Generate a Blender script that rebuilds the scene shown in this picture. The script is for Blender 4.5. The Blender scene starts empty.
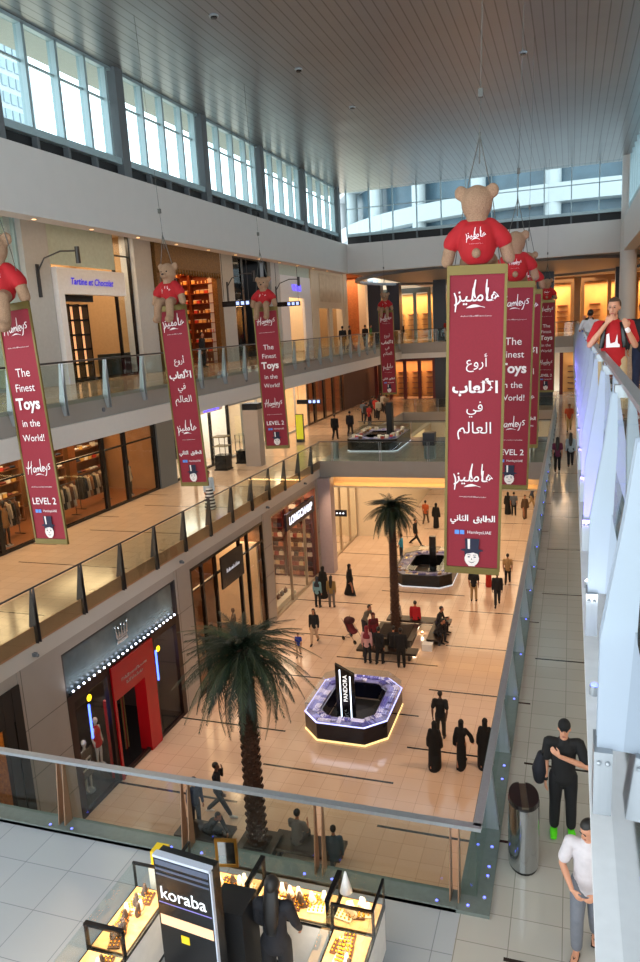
import bpy, math, random
from mathutils import Vector, Matrix
random.seed(7)
C = bpy.context.scene.collection
R = math.radians
pi = math.pi

# ------------------------------------------------------------ materials
def lin(h):
    if isinstance(h, tuple): return (*h[:3], 1)
    h = h.lstrip('#'); v = [int(h[i:i+2], 16)/255 for i in (0, 2, 4)]
    return (*[(c/12.92 if c <= .04045 else ((c+.055)/1.055)**2.4) for c in v], 1)
MATS = {}
def mat(name, c, rough=.5, metal=0, var=.06, scale=8, bump=0, emit=None, es=0, spec=.5, c2=None, stretch=None):
    if name in MATS: return MATS[name]
    m = bpy.data.materials.new(name); m.use_nodes = True
    nt = m.node_tree; b = nt.nodes['Principled BSDF']
    b.inputs['Roughness'].default_value = rough; b.inputs['Metallic'].default_value = metal
    b.inputs['Specular IOR Level'].default_value = spec
    col = lin(c)
    tc = nt.nodes.new('ShaderNodeTexCoord'); no = nt.nodes.new('ShaderNodeTexNoise')
    no.inputs['Scale'].default_value = scale; no.inputs['Detail'].default_value = 3
    src = tc.outputs['Object']
    if stretch:
        mp = nt.nodes.new('ShaderNodeMapping'); mp.inputs['Scale'].default_value = stretch
        nt.links.new(src, mp.inputs[0]); src = mp.outputs[0]
    nt.links.new(src, no.inputs['Vector'])
    mx = nt.nodes.new('ShaderNodeMix'); mx.data_type = 'RGBA'
    nt.links.new(no.outputs['Fac'], mx.inputs[0])
    lo = lin(c2) if c2 else (*[x*(1-var*2) for x in col[:3]], 1)
    hi = col if c2 else (*[min(1, x*(1+var)) for x in col[:3]], 1)
    mx.inputs[6].default_value = lo; mx.inputs[7].default_value = hi
    nt.links.new(mx.outputs[2], b.inputs['Base Color'])
    if bump:
        bp = nt.nodes.new('ShaderNodeBump'); bp.inputs['Strength'].default_value = bump; bp.inputs['Distance'].default_value = .02
        nt.links.new(no.outputs['Fac'], bp.inputs['Height']); nt.links.new(bp.outputs[0], b.inputs['Normal'])
    if emit:
        b.inputs['Emission Color'].default_value = lin(emit); b.inputs['Emission Strength'].default_value = es
    MATS[name] = m; return m

def glass(name, tint='#e6f2ee', ior=1.45, rough=.0, base=.0):
    if name in MATS: return MATS[name]
    m = bpy.data.materials.new(name); m.use_nodes = True; nt = m.node_tree; nt.nodes.clear()
    o = nt.nodes.new('ShaderNodeOutputMaterial'); t = nt.nodes.new('ShaderNodeBsdfTransparent'); g = nt.nodes.new('ShaderNodeBsdfGlossy')
    f = nt.nodes.new('ShaderNodeFresnel'); f.inputs[0].default_value = ior; x = nt.nodes.new('ShaderNodeMixShader')
    t.inputs[0].default_value = lin(tint); g.inputs['Roughness'].default_value = rough; g.inputs[0].default_value = (.9, .95, .95, 1)
    ad = nt.nodes.new('ShaderNodeMath'); ad.operation = 'ADD'; ad.use_clamp = True; ad.inputs[1].default_value = base
    geo = nt.nodes.new('ShaderNodeNewGeometry'); mul = nt.nodes.new('ShaderNodeMath'); mul.operation = 'MULTIPLY'
    sub = nt.nodes.new('ShaderNodeMath'); sub.operation = 'SUBTRACT'; sub.inputs[0].default_value = 1
    nt.links.new(geo.outputs['Backfacing'], sub.inputs[1]); nt.links.new(f.outputs[0], mul.inputs[0]); nt.links.new(sub.outputs[0], mul.inputs[1])
    nt.links.new(mul.outputs[0], ad.inputs[0])
    nt.links.new(ad.outputs[0], x.inputs[0]); nt.links.new(t.outputs[0], x.inputs[1]); nt.links.new(g.outputs[0], x.inputs[2]); nt.links.new(x.outputs[0], o.inputs[0])
    MATS[name] = m; return m

def tile(name, c, c2, mortar, sx, sy, rough=.12, lines=True, linew=.03, spec=.5, off=0):
    """polished stone tiles with thin joints and dark inlay strips"""
    if name in MATS: return MATS[name]
    m = bpy.data.materials.new(name); m.use_nodes = True; nt = m.node_tree; b = nt.nodes['Principled BSDF']
    b.inputs['Roughness'].default_value = rough; b.inputs['Specular IOR Level'].default_value = spec
    tc = nt.nodes.new('ShaderNodeTexCoord'); br = nt.nodes.new('ShaderNodeTexBrick')
    br.offset = 0; br.squash = 1
    for k, v in (('Color1', lin(c)), ('Color2', lin(c2)), ('Mortar', lin(mortar))): br.inputs[k].default_value = v
    br.inputs['Scale'].default_value = 1; br.inputs['Brick Width'].default_value = sx; br.inputs['Row Height'].default_value = sy
    br.inputs['Mortar Size'].default_value = .006; br.inputs['Mortar Smooth'].default_value = .3
    nt.links.new(tc.outputs['Object'], br.inputs['Vector'])
    out = br.outputs['Color']
    no = nt.nodes.new('ShaderNodeTexNoise'); no.inputs['Scale'].default_value = .9
    nt.links.new(tc.outputs['Object'], no.inputs['Vector'])
    mr = nt.nodes.new('ShaderNodeMapRange'); mr.inputs[3].default_value = rough*.6; mr.inputs[4].default_value = rough*1.6
    nt.links.new(no.outputs['Fac'], mr.inputs[0]); nt.links.new(mr.outputs[0], b.inputs['Roughness'])
    if lines:
        sp = nt.nodes.new('ShaderNodeSeparateXYZ'); nt.links.new(tc.outputs['Object'], sp.inputs[0])
        def M(op, a, bb=None):
            n = nt.nodes.new('ShaderNodeMath'); n.operation = op
            for i, v in enumerate((a, bb)):
                if v is None: continue
                if isinstance(v, (int, float)): n.inputs[i].default_value = v
                else: nt.links.new(v, n.inputs[i])
            return n.outputs[0]
        yy = M('DIVIDE', M('SUBTRACT', sp.outputs['Y'], 9.64-2.065*8), 2.065)
        fy = M('FRACT', yy); iy = M('FLOOR', yy); ix = M('FLOOR', M('DIVIDE', M('ADD', sp.outputs['X'], .26+off+40), 4.4))
        par = M('MODULO', M('ADD', iy, ix), 2.0)
        ln = M('MULTIPLY', M('LESS_THAN', fy, linew), M('LESS_THAN', par, .5))
        mx = nt.nodes.new('ShaderNodeMix'); mx.data_type = 'RGBA'; nt.links.new(ln, mx.inputs[0])
        nt.links.new(out, mx.inputs[6]); mx.inputs[7].default_value = lin('#2a2624'); out = mx.outputs[2]
    nt.links.new(out, b.inputs['Base Color']); MATS[name] = m; return m

def slats(name, c, period=.18, rough=.35, metal=.5, axis='X'):
    if name in MATS: return MATS[name]
    m = bpy.data.materials.new(name); m.use_nodes = True; nt = m.node_tree; b = nt.nodes['Principled BSDF']
    b.inputs['Roughness'].default_value = rough; b.inputs['Metallic'].default_value = metal
    tc = nt.nodes.new('ShaderNodeTexCoord'); sp = nt.nodes.new('ShaderNodeSeparateXYZ'); nt.links.new(tc.outputs['Object'], sp.inputs[0])
    a = nt.nodes.new('ShaderNodeMath'); a.operation = 'DIVIDE'; a.inputs[1].default_value = period; nt.links.new(sp.outputs[axis], a.inputs[0])
    f = nt.nodes.new('ShaderNodeMath'); f.operation = 'FRACT'; nt.links.new(a.outputs[0], f.inputs[0])
    l = nt.nodes.new('ShaderNodeMath'); l.operation = 'LESS_THAN'; l.inputs[1].default_value = .12; nt.links.new(f.outputs[0], l.inputs[0])
    mx = nt.nodes.new('ShaderNodeMix'); mx.data_type = 'RGBA'; nt.links.new(l.outputs[0], mx.inputs[0])
    col = lin(c); mx.inputs[6].default_value = col; mx.inputs[7].default_value = (*[x*.45 for x in col[:3]], 1)
    nt.links.new(mx.outputs[2], b.inputs['Base Color'])
    no = nt.nodes.new('ShaderNodeTexNoise'); no.inputs['Scale'].default_value = .35; nt.links.new(tc.outputs['Object'], no.inputs['Vector'])
    bp = nt.nodes.new('ShaderNodeBump'); bp.inputs['Strength'].default_value = .25; bp.inputs['Distance'].default_value = .15
    nt.links.new(no.outputs['Fac'], bp.inputs['Height']); nt.links.new(bp.outputs[0], b.inputs['Normal'])
    MATS[name] = m; return m

# ------------------------------------------------------------ mesh builder
class MB:
    def __init__(s): s.v = []; s.f = []; s.m = []; s.sm = []
    def add(s, vs, fs, m=0, sm=False):
        o = len(s.v); s.v += [tuple(v) for v in vs]
        for f in fs: s.f.append([i+o for i in f]); s.m.append(m); s.sm.append(sm)
        return s
    def box(s, x0, x1, y0, y1, z0, z1, m=0):
        vs = [(x, y, z) for z in (z0, z1) for y in (y0, y1) for x in (x0, x1)]
        return s.add(vs, [(0, 2, 3, 1), (4, 5, 7, 6), (0, 1, 5, 4), (2, 6, 7, 3), (0, 4, 6, 2), (1, 3, 7, 5)], m)
    def bar(s, a, b, w=.03, h=None, m=0, up=(0, 0, 1)):
        h = h or w; a = Vector(a); b = Vector(b); d = (b-a).normalized(); u = Vector(up)
        if abs(d.dot(u)) > .98: u = Vector((1, 0, 0))
        r = d.cross(u).normalized(); u = r.cross(d)
        vs = [p+r*i*w/2+u*j*h/2 for p in (a, b) for j in (-1, 1) for i in (-1, 1)]
        return s.add(vs, [(0, 2, 3, 1), (4, 5, 7, 6), (0, 1, 5, 4), (2, 6, 7, 3), (0, 4, 6, 2), (1, 3, 7, 5)], m)
    def prism(s, pts, a, b, axis='x', m=0):
        """pts 2D polygon (in the two other axes) extruded along axis from a to b"""
        def P(p, t):
            return {'x': (t, p[0], p[1]), 'y': (p[0], t, p[1]), 'z': (p[0], p[1], t)}[axis]
        n = len(pts); vs = [P(p, a) for p in pts]+[P(p, b) for p in pts]
        fs = [list(range(n))[::-1], list(range(n, 2*n))]+[(i, (i+1) % n, n+(i+1) % n, n+i) for i in range(n)]
        return s.add(vs, fs, m)
    def tube(s, pts, rad, n=10, m=0, side=(1, 0, 0), cap=True, sm=True):
        """rings along pts; rad floats or (a,b): a along side, b across"""
        pts = [Vector(p) for p in pts]; k = len(pts); rad = [r if isinstance(r, tuple) else (r, r) for r in rad]
        sd = Vector(side); vs = []; fs = []
        def ring(p, t, a, b):
            u = sd-t*sd.dot(t)
            if u.length < .05: u = Vector((0, 1, 0))-t*t.y
            u.normalize(); w = t.cross(u)
            return [p+u*math.cos(2*pi*i/n)*a+w*math.sin(2*pi*i/n)*b for i in range(n)]
        T = []
        for i in range(k):
            t = (pts[min(i+1, k-1)]-pts[max(i-1, 0)])
            T.append(t.normalized() if t.length > 1e-6 else Vector((0, 0, 1)))
        rings = []
        if cap:
            a, b = rad[0]; q = min(a, b)
            rings += [ring(pts[0]-T[0]*q*.85, T[0], a*.5, b*.5), ring(pts[0]-T[0]*q*.5, T[0], a*.85, b*.85)]
        for i in range(k): rings.append(ring(pts[i], T[i], *rad[i]))
        if cap:
            a, b = rad[-1]; q = min(a, b)
            rings += [ring(pts[-1]+T[-1]*q*.5, T[-1], a*.85, b*.85), ring(pts[-1]+T[-1]*q*.85, T[-1], a*.5, b*.5)]
        for r_ in rings: vs += r_
        for j in range(len(rings)-1):
            for i in range(n): fs.append((j*n+i, j*n+(i+1) % n, (j+1)*n+(i+1) % n, (j+1)*n+i))
        fs.append(list(range(n))[::-1]); L = (len(rings)-1)*n; fs.append([L+i for i in range(n)])
        return s.add(vs, fs, m, sm)
    def cyl(s, x, y, z0, z1, r, r2=None, n=16, m=0):
        r2 = r if r2 is None else r2
        vs = [(x+math.cos(2*pi*i/n)*r, y+math.sin(2*pi*i/n)*r, z0) for i in range(n)]+[(x+math.cos(2*pi*i/n)*r2, y+math.sin(2*pi*i/n)*r2, z1) for i in range(n)]
        s.add(vs, [list(range(n))[::-1], list(range(n, 2*n))], m)
        return s.add(vs, [(i, (i+1) % n, n+(i+1) % n, n+i) for i in range(n)], m, True)
    def ball(s, c, r, m=0, n=12, k=8, rot=None):
        r = r if isinstance(r, tuple) else (r, r, r); vs = []; fs = []
        for j in range(1, k):
            t = pi*j/k
            for i in range(n):
                p = 2*pi*i/n; q = Vector((math.sin(t)*math.cos(p)*r[0], math.sin(t)*math.sin(p)*r[1], math.cos(t)*r[2]))
                if rot: q = rot @ q
                vs.append(Vector(c)+q)
        top = Vector((0, 0, r[2])); top = rot @ top if rot else top
        vs += [Vector(c)+top, Vector(c)-top]; a = len(vs)-2
        for j in range(k-2):
            for i in range(n): fs.append((j*n+i, (j+1)*n+i, (j+1)*n+(i+1) % n, j*n+(i+1) % n))
        for i in range(n): fs.append((a, i, (i+1) % n)); fs.append((a+1, (k-2)*n+(i+1) % n, (k-2)*n+i))
        return s.add(vs, fs, m, True)
    def build(s, name, mats, parent=None, loc=None, remesh=0, smooth_it=2, extra=None):
        me = bpy.data.meshes.new(name); me.from_pydata(s.v, [], s.f)
        mats = mats if isinstance(mats, (list, tuple)) else [mats]
        for x in mats: me.materials.append(x)
        for p, i, q in zip(me.polygons, s.m, s.sm): p.material_index = i; p.use_smooth = q
        me.update()
        o = bpy.data.objects.new(name, me); C.objects.link(o)
        if remesh:
            md = o.modifiers.new('r', 'REMESH'); md.mode = 'VOXEL'; md.voxel_size = remesh; md.use_smooth_shade = True
            if smooth_it: ms = o.modifiers.new('s', 'SMOOTH'); ms.iterations = smooth_it; ms.factor = .5
            dg = bpy.context.evaluated_depsgraph_get(); dg.update()
            nm = bpy.data.meshes.new_from_object(o.evaluated_get(dg)); o.modifiers.clear(); o.data = nm; bpy.data.meshes.remove(me); me = nm
            me.name = name
            if extra:
                b2 = MB(); b2.v = [tuple(v.co) for v in me.vertices]; b2.f = [list(p.vertices) for p in me.polygons]; b2.m = [0]*len(b2.f); b2.sm = [True]*len(b2.f)
                b2.add(extra.v, extra.f); k = len(b2.m)-len(extra.f); b2.m[k:] = extra.m; b2.sm[k:] = [True]*len(extra.f)
                C.objects.unlink(o); bpy.data.objects.remove(o); bpy.data.meshes.remove(me)
                return b2.build(name, mats, parent, loc)
        if loc: o.location = loc
        if parent: o.parent = parent
        return o

def tag(o, label=None, cat=None, group=None, kind=None):
    if label: o['label'] = label
    if cat: o['category'] = cat
    if group: o['group'] = group
    if kind: o['kind'] = kind
    return o
def empty(name, loc=(0, 0, 0), rz=0, label=None, cat=None, group=None, kind=None):
    o = bpy.data.objects.new(name, None); o.empty_display_size = .1; C.objects.link(o)
    o.location = loc; o.rotation_euler = (0, 0, rz); return tag(o, label, cat, group, kind)
def struct(name, mb, m, parent=None):
    o = mb.build(name, m, parent)
    if not parent: o['kind'] = 'structure'
    return o
def copy_tree(o, parent=None, loc=None, rz=None, label=None, group=None):
    c = o.copy(); C.objects.link(c); c.parent = parent
    for ch in list(o.children): copy_tree(ch, c)
    if loc is not None: c.location = loc
    if rz is not None: c.rotation_euler = (0, 0, rz)
    if label: c['label'] = label
    if group: c['group'] = group
    return c

def text(body, width=None, height=None, bold=0, shear=0, spacing=1, extrude=.002, align='CENTER'):
    """lettering as a mesh in the local XZ plane, facing -Y, centred"""
    cu = bpy.data.curves.new('lettering', 'FONT'); cu.body = body; cu.size = 1; cu.offset = bold; cu.shear = shear
    cu.space_character = spacing; cu.resolution_u = 3; cu.space_line = 1.05; cu.align_x = align
    o = bpy.data.objects.new('lettering', cu); C.objects.link(o)
    dg = bpy.context.evaluated_depsgraph_get(); dg.update()
    me = bpy.data.meshes.new_from_object(o.evaluated_get(dg))
    C.objects.unlink(o); bpy.data.objects.remove(o); bpy.data.curves.remove(cu)
    if not me.vertices: return MB()
    xs = [v.co.x for v in me.vertices]; ys = [v.co.y for v in me.vertices]
    w = max(xs)-min(xs); h = max(ys)-min(ys); k = (width/w) if width else (height/h)
    if width and height and h*k > height: k = height/h
    cx = (max(xs)+min(xs))/2; cy = (max(ys)+min(ys))/2
    b = MB(); n = len(me.vertices)
    b.add([((v.co.x-cx)*k, -extrude, (v.co.y-cy)*k) for v in me.vertices], [list(p.vertices) for p in me.polygons])
    bpy.data.meshes.remove(me)
    b.w = w*k; b.h = h*k
    return b
def scribble(w, h, n, seed=1, extrude=.01):
    """a line of writing too far away to read"""
    rnd = random.Random(seed); b = MB(); x = -w/2; st = w/n
    for k in range(n):
        hh = h*(1 if rnd.random() < .3 else .6); a = st*.75; e = -extrude; q = h*.13
        k_ = rnd.randrange(3)
        b.box(x, x+q, e, e+.004, -h/2, -h/2+hh)
        if k_ < 2: b.box(x, x+a, e, e+.004, -h/2, -h/2+q)
        if k_ != 1: b.box(x, x+a, e, e+.004, -h/2+hh-q, -h/2+hh)
        if k_ == 0: b.box(x+a-q, x+a, e, e+.004, -h/2, -h/2+hh)
        x += st
    b.w = w; b.h = h; return b
def xf(b, M):
    r = MB(); r.v = [tuple(M @ Vector(v)) for v in b.v]; r.f = b.f; r.m = b.m; r.sm = b.sm; return r
def join(*bs):
    r = MB()
    for b in bs:
        o = len(r.v); r.v += b.v; r.f += [[i+o for i in f] for f in b.f]; r.m += b.m; r.sm += b.sm
    return r

# ------------------------------------------------------------ camera
cam = bpy.data.cameras.new('camera'); co = bpy.data.objects.new('camera', cam); C.objects.link(co)
f_, ya, pt, ro = 736.9, -.33311, .20435, -.05526
fw = Vector((math.sin(ya)*math.cos(pt), math.cos(ya)*math.cos(pt), -math.sin(pt))); rt = Vector((math.cos(ya), -math.sin(ya), 0)); up = rt.cross(fw)
r2 = rt*math.cos(ro)+up*math.sin(ro); u2 = -rt*math.sin(ro)+up*math.cos(ro)
co.matrix_world = Matrix(((r2.x, u2.x, -fw.x, 0), (r2.y, u2.y, -fw.y, 0), (r2.z, u2.z, -fw.z, 14), (0, 0, 0, 1)))
cam.sensor_fit = 'VERTICAL'; cam.sensor_height = 24; cam.lens = f_/962*24; cam.clip_start = .05; cam.clip_end = 600
bpy.context.scene.camera = co

# ------------------------------------------------------------ palette
wht = mat('white_plaster', '#cfccc9', .55, var=.02, scale=2)
fas = mat('fascia_plaster', '#c4beb8', .5, var=.03, scale=2)
fas2 = mat('fascia_grey', '#9c9690', .45, var=.03, scale=2)
stone = mat('pier_stone', '#a39a93', .4, var=.05, scale=1.5)
stone2 = mat('pier_joint', '#6b6460', .6)
tan = mat('warm_reflect_tan', '#b08768', .35, metal=.3, var=.08, scale=3)  # tan stands in for warm light reflected in the slab-edge glass
steel = mat('brushed_steel', '#a6abb0', .32, metal=.55, var=.08, scale=30, stretch=(1, 1, .05))
dsteel = mat('dark_steel', '#4c4e52', .35, metal=.8)
black = mat('black_lacquer', '#0b0b0d', .25)
blackm = mat('black_matt', '#131316', .6)
mull = mat('mullion_paint', '#9db2b8', .4, metal=.3, var=.03)
colm = mat('column_paint', '#5f6569', .5, var=.04)
dcol = mat('dark_column_cladding', '#2b2a35', .35, var=.1)
ceilm = slats('ceiling_slats', '#85888a', .3, .3, .6)
fl_g = tile('ground_marble', '#cdb39e', '#c7ac97', '#a08874', .6, .6, rough=.13, linew=.045)
fl_2 = tile('upper_marble', '#aba9a3', '#a5a39c', '#807d77', .62, .5165, rough=.13, linew=.028)
fl_w = tile('gallery_marble', '#bfa68c', '#b8a087', '#948069', .6, .5165, rough=.12, linew=.03)
fl_d = tile('deck_marble', '#a6abb1', '#a0a5ab', '#7a7f85', .75, .75, rough=.15, lines=False)
gl = glass('clear_glass', '#f7fafa', 1.3); gl_r = glass('balustrade_glass', '#f0f6f3', 1.4, base=.01); gl_w = glass('window_glass', '#f0f7f8', 1.3)
gold = mat('gold_trim', '#6e5d2c', .4, metal=.5)
kerbm = mat('kerb_granite', '#67716e', .22, var=.1, scale=12)
amber = mat('amber_wall', '#c98a4e', .6, var=.15, scale=2)
cream = mat('cream_wall', '#dccbb0', .6, var=.05)

def slab(name, x0, x1, y0, y1, z0, z1, top, bottom, side):
    b = MB(); b.box(x0, x1, y0, y1, z0, z1, 2); b.m[0] = 1; b.m[1] = 0
    return struct(name, b, [top, bottom, side])
G0, L2, L3 = 0, 6.55, 12.35
VX, RX = -13.6, -1.05          # void edges
slab('floor', -19.6, 6, 3, 64, -.3, 0, fl_g, wht, wht)
# level two
slab('floor', -19.6, VX, -2, 66, 5.63, L2, fl_w, wht, fas)
slab('floor', VX, -1.25, -2, 8.5, 5.63, L2, fl_d, wht, fas)
slab('floor', -1.25, 6, -2, 78, 5.63, L2, fl_2, wht, fas)
slab('floor', VX, -1.25, 39.3, 48, 5.63, L2, fl_2, cream, fas2)
slab('floor', VX, -1.25, 62, 78, 5.63, L2, fl_w, wht, fas2)
# level three
slab('floor', -19.6, VX-.05, -2, 80, 11.15, L3, fl_w, wht, fas2)
slab('floor', .42, 9, -2, 80, 11.15, L3, fl_w, wht, fas)
slab('floor', VX-.05, .42, 62, 80, 11.15, L3, fl_w, wht, fas2)
b = MB(); b.box(VX-.05, VX+.06, -2, 62, 11.08, 11.68, 0); b.box(VX-.05, .42, 61.9, 62, 11.08, 11.5)
struct('trim_1', b, mat('white_band', '#dedad6', .5, var=.02))
b = MB(); b.box(VX, VX+.04, 8.5, 39.3, 6.1, 6.58); b.box(VX, VX+.05, 39.26, 39.3, 6.1, 6.58)
struct('trim_2', b, tan)
# warm cove under the bridge
b = MB(); b.box(VX, -1.25, 39.32, 40.5, 5.02, 5.1); b.box(VX, -1.25, 40.5, 40.6, 5.02, 5.63)
struct('trim_3', b, cream)

# upper band and roof
b = MB(); b.box(VX-.6, VX, -4, 47.4, 17.33, 19.1); struct('wall_left', b, wht)
b = MB(); b.box(VX, 2.7, 47, 47.4, 17.33, 19.1); struct('wall_back', b, wht)
b = MB(); b.box(2.7, 3.3, -4, 47.4, 17.33, 19.1); struct('wall_right', b, wht)
b = MB(); b.box(-14.4, 3.6, -4, 48, 22.35, 22.6); struct('ceiling', b, ceilm)
b = MB(); b.box(-19.6, VX-.6, -4, 80, 18.75, 18.95); struct('ceiling', b, cream)
b = MB(); b.box(VX-.6, 9, 47.4, 80, 17.5, 17.7); b.box(3.3, 9, -4, 47.4, 17.5, 17.7)
struct('ceiling', b, mat('ceiling_paint', '#8d9298', .5, var=.03))
b = MB()
for i in range(48):
    a0, a1 = 2*pi*i/48, 2*pi*(i+1)/48
    for r, w in ((11, .35),):
        p = [(-5+math.cos(a)*rr, 60+math.sin(a)*rr) for a, rr in ((a0, r), (a1, r), (a1, r+w), (a0, r+w))]
        b.prism(p, 17.3, 17.5, 'z')
struct('trim_4', b, mat('ring_white', '#7c8288', .4))
# shell walls
b = MB(); b.box(6, 6.2, -2, 66, 0, 11.15); struct('wall_right', b, cream)
b = MB(); b.box(9, 9.2, -2, 80, 11.15, 17.5); struct('wall_right', b, cream)
b = MB(); b.box(-19.6, 6, 3, 3.2, 0, 5.63); struct('wall_front', b, cream)
b = MB(); b.box(-19.8, 9, 80, 80.3, 5, 19); struct('wall_back', b, cream)
b = MB(); b.box(-19.6, 6, 62, 62.2, 0, 5.63); struct('wall_back', b, cream)
b = MB(); b.box(-19.8, -19.6, 3, 62, -.3, 5.63); struct('wall_left', b, cream)

b = MB(); b.box(-19.8, -19.4, 63.9, 80, L2, 11.15); b.box(-19.4, -13, 76, 76.2, L2, 11.15); struct('wall_left', b, mat('rust_dark', '#3a2620', .6, var=.3))
b = MB(); b.box(-19.6, VX, 66, 78, 6.3, L2); struct('floor', b, fl_w)
# clerestory windows, left side: columns, mullions, transom, sill, dark vents
cols = [10.6, 16.4, 22.2, 28.0, 33.8, 39.6, 45.9]
win_n = 0
for i, y in enumerate(cols):
    b = MB(); b.box(VX-.5, VX-.05, y-.22, y+.22, 19.1, 22.35); struct('column', b, colm)
for y0, y1 in zip([4.8]+cols, cols):
    win_n += 1
    y0 += .22; y1 -= .22; b = MB()
    b.box(VX-.42, VX-.1, y0, y1, 19.46, 19.66); b.box(VX-.38, VX-.32, y0, y1, 21.33, 21.39); b.box(VX-.4, VX-.2, y0, y1, 22.25, 22.35)
    for k in range(1, 5):
        y = y0+(y1-y0)*k/4-(.28 if k == 4 else 0); b.box(VX-.45, VX-.2, y-.055, y+.055, 19.66, 22.3)
    w = struct('window_%d' % win_n, b, mull)
    p = MB(); p.box(VX-.36, VX-.345, y0, y1, 19.66, 22.3); p.build('pane', gl_w, w)
    v = MB(); v.box(VX-.5, VX-.3, y0, y1, 19.1, 19.46); v.build('vent', blackm, w)
    v = MB()
    for k in range(1, 4): y = y0+(y1-y0)*k/4; v.box(VX-.32, VX-.12, y-.05, y+.05, 19.1, 19.46)
    v.build('vent_divider', colm, w)
win_n += 1
b = MB(); b.box(VX, 3, 47.1, 47.35, 19.55, 19.72); b.box(VX, 3, 47.2, 47.26, 21.2, 21.25)
X = VX
while X < 3: b.box(X-.03, X+.03, 47.15, 47.35, 19.66, 22.35); X += 1.5
w = struct('window_%d' % win_n, b, mull)
p = MB(); p.box(VX, 3, 47.22, 47.235, 19.7, 22.35); p.build('pane', gl_w, w)
v = MB(); v.box(VX, 2.7, 47.25, 47.4, 19.1, 19.55); v.build('vent', blackm, w)
v = MB(); X = VX+1.5
while X < 2.7: v.box(X-.05, X+.05, 47.12, 47.25, 19.1, 19.55); X += 1.5
v.build('vent_divider', colm, w)
win_n += 1
b = MB(); b.box(2.9, 3.1, -4, 47, 19.5, 19.7); y = 1.
while y < 47: b.box(2.9, 3.15, y-.06, y+.06, 19.1, 22.35); y += 1.45
w = struct('window_%d' % win_n, b, mull); p = MB(); p.box(3., 3.02, -4, 47, 19.1, 22.35); p.build('pane', gl_w, w)
# right corner column on the third level
b = MB(); b.cyl(3.0, 46.6, 11.15, 22.35, .45); struct('column', b, wht)

# outside: eaves above the left windows, curved white block, glazed tower
b = MB(); b.box(-15.3, VX-.5, -4, 48, 22.3, 22.5); struct('roof_slab', b, mat('eave', '#b5bbb8', .7))
def exterior_block():
    root = empty('office_block', (2, 118, 0), label='curved white office block with glass bands beyond the end windows', cat='building')
    white = mat('render_white', '#a9b0b2', .6); blue = mat('band_glass', '#4a6270', .3, var=.3, scale=.6)
    rr = 36
    def ring(r, z0, z1, m, name, n=90):
        b = MB()
        for i in range(n):
            a0, a1 = pi+pi*i/n, pi+pi*(i+1)/n
            b.add([(math.cos(a0)*r, math.sin(a0)*r, z0), (math.cos(a1)*r, math.sin(a1)*r, z0), (math.cos(a1)*r, math.sin(a1)*r, z1), (math.cos(a0)*r, math.sin(a0)*r, z1)], [(0, 1, 2, 3)])
            b.add([(math.cos(a0)*r, math.sin(a0)*r, z) if q == 0 else (math.cos(a1)*r, math.sin(a1)*r, z) if q == 1 else (math.cos(a1)*(r-2.5), math.sin(a1)*(r-2.5), z) if q == 2 else (math.cos(a0)*(r-2.5), math.sin(a0)*(r-2.5), z) for z in (z0, z1) for q in range(4)], [(0, 1, 2, 3), (4, 5, 6, 7)])
        b.build(name, m, root)
    ring(rr-2, 0, 46, blue, 'glazing')
    for z in (19.5, 25.2, 31): ring(rr, z, z+1.8, white, 'floor_band')
    ring(rr+1.5, 37.4, 39, white, 'floor_band')
    for i in range(14):
        a = pi+pi*(i+.5)/14; b = MB(); b.cyl(math.cos(a)*(rr-.8), math.sin(a)*(rr-.8), 0, 37.4, .8); b.build('column', white, root)
exterior_block()
b = MB()
for i in range(14):
    for j in range(22): b.box(-64.2+i*-.0+0, -64.0, 66+i*1.25, 66.9+i*1.25, 10+j*1.9, 11.2+j*1.9, 1)
b.box(-80, -64.2, 65.5, 84, 0, 54, 0)
tag(b.build('office_tower', [mat('tower_pale', '#b9c2c6', .6), mat('tower_glass', '#93a5ad', .4)]), 'pale gridded office tower seen through the first clerestory window', 'building')

# ------------------------------------------------------------ piers of the ground facade
def pier(y0, y1, z0=0, z1=5.63, x=VX, d=.5, m=None, name='pillar'):
    b = MB(); b.box(x-d, x, y0, y1, z0, z1, 0)
    if z0 == 0:
        for z in (1.15, 2.5, 3.9): b.box(x, x+.004, y0, y1, z, z+.02, 1)
        b.box(x, x+.004, y0+.12, y0+.14, 0, z1, 1)
    return struct(name, b, [m or stone, stone2])
pier(14.25, 16.0); pier(22.5, 23.6); pier(30.7, 31.7); pier(38.4, 38.8)
b = MB(); b.box(VX-.15, -12.85, 38.8, 39.5, 0, 5.63); struct('pillar', b, mat('pillar_mauve', '#a8989a', .5))
b = MB(); b.box(VX-.5, VX, 3.2, 10.5, 0, 5.63); struct('wall_left', b, stone)
for y0, y1 in ((10.5, 14.25), (16, 22.5), (23.6, 30.7), (31.7, 38.4)):
    b = MB(); b.box(VX-.5, VX-.02, y0, y1, 5.3, 5.63); struct('beam', b, stone)

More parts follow.
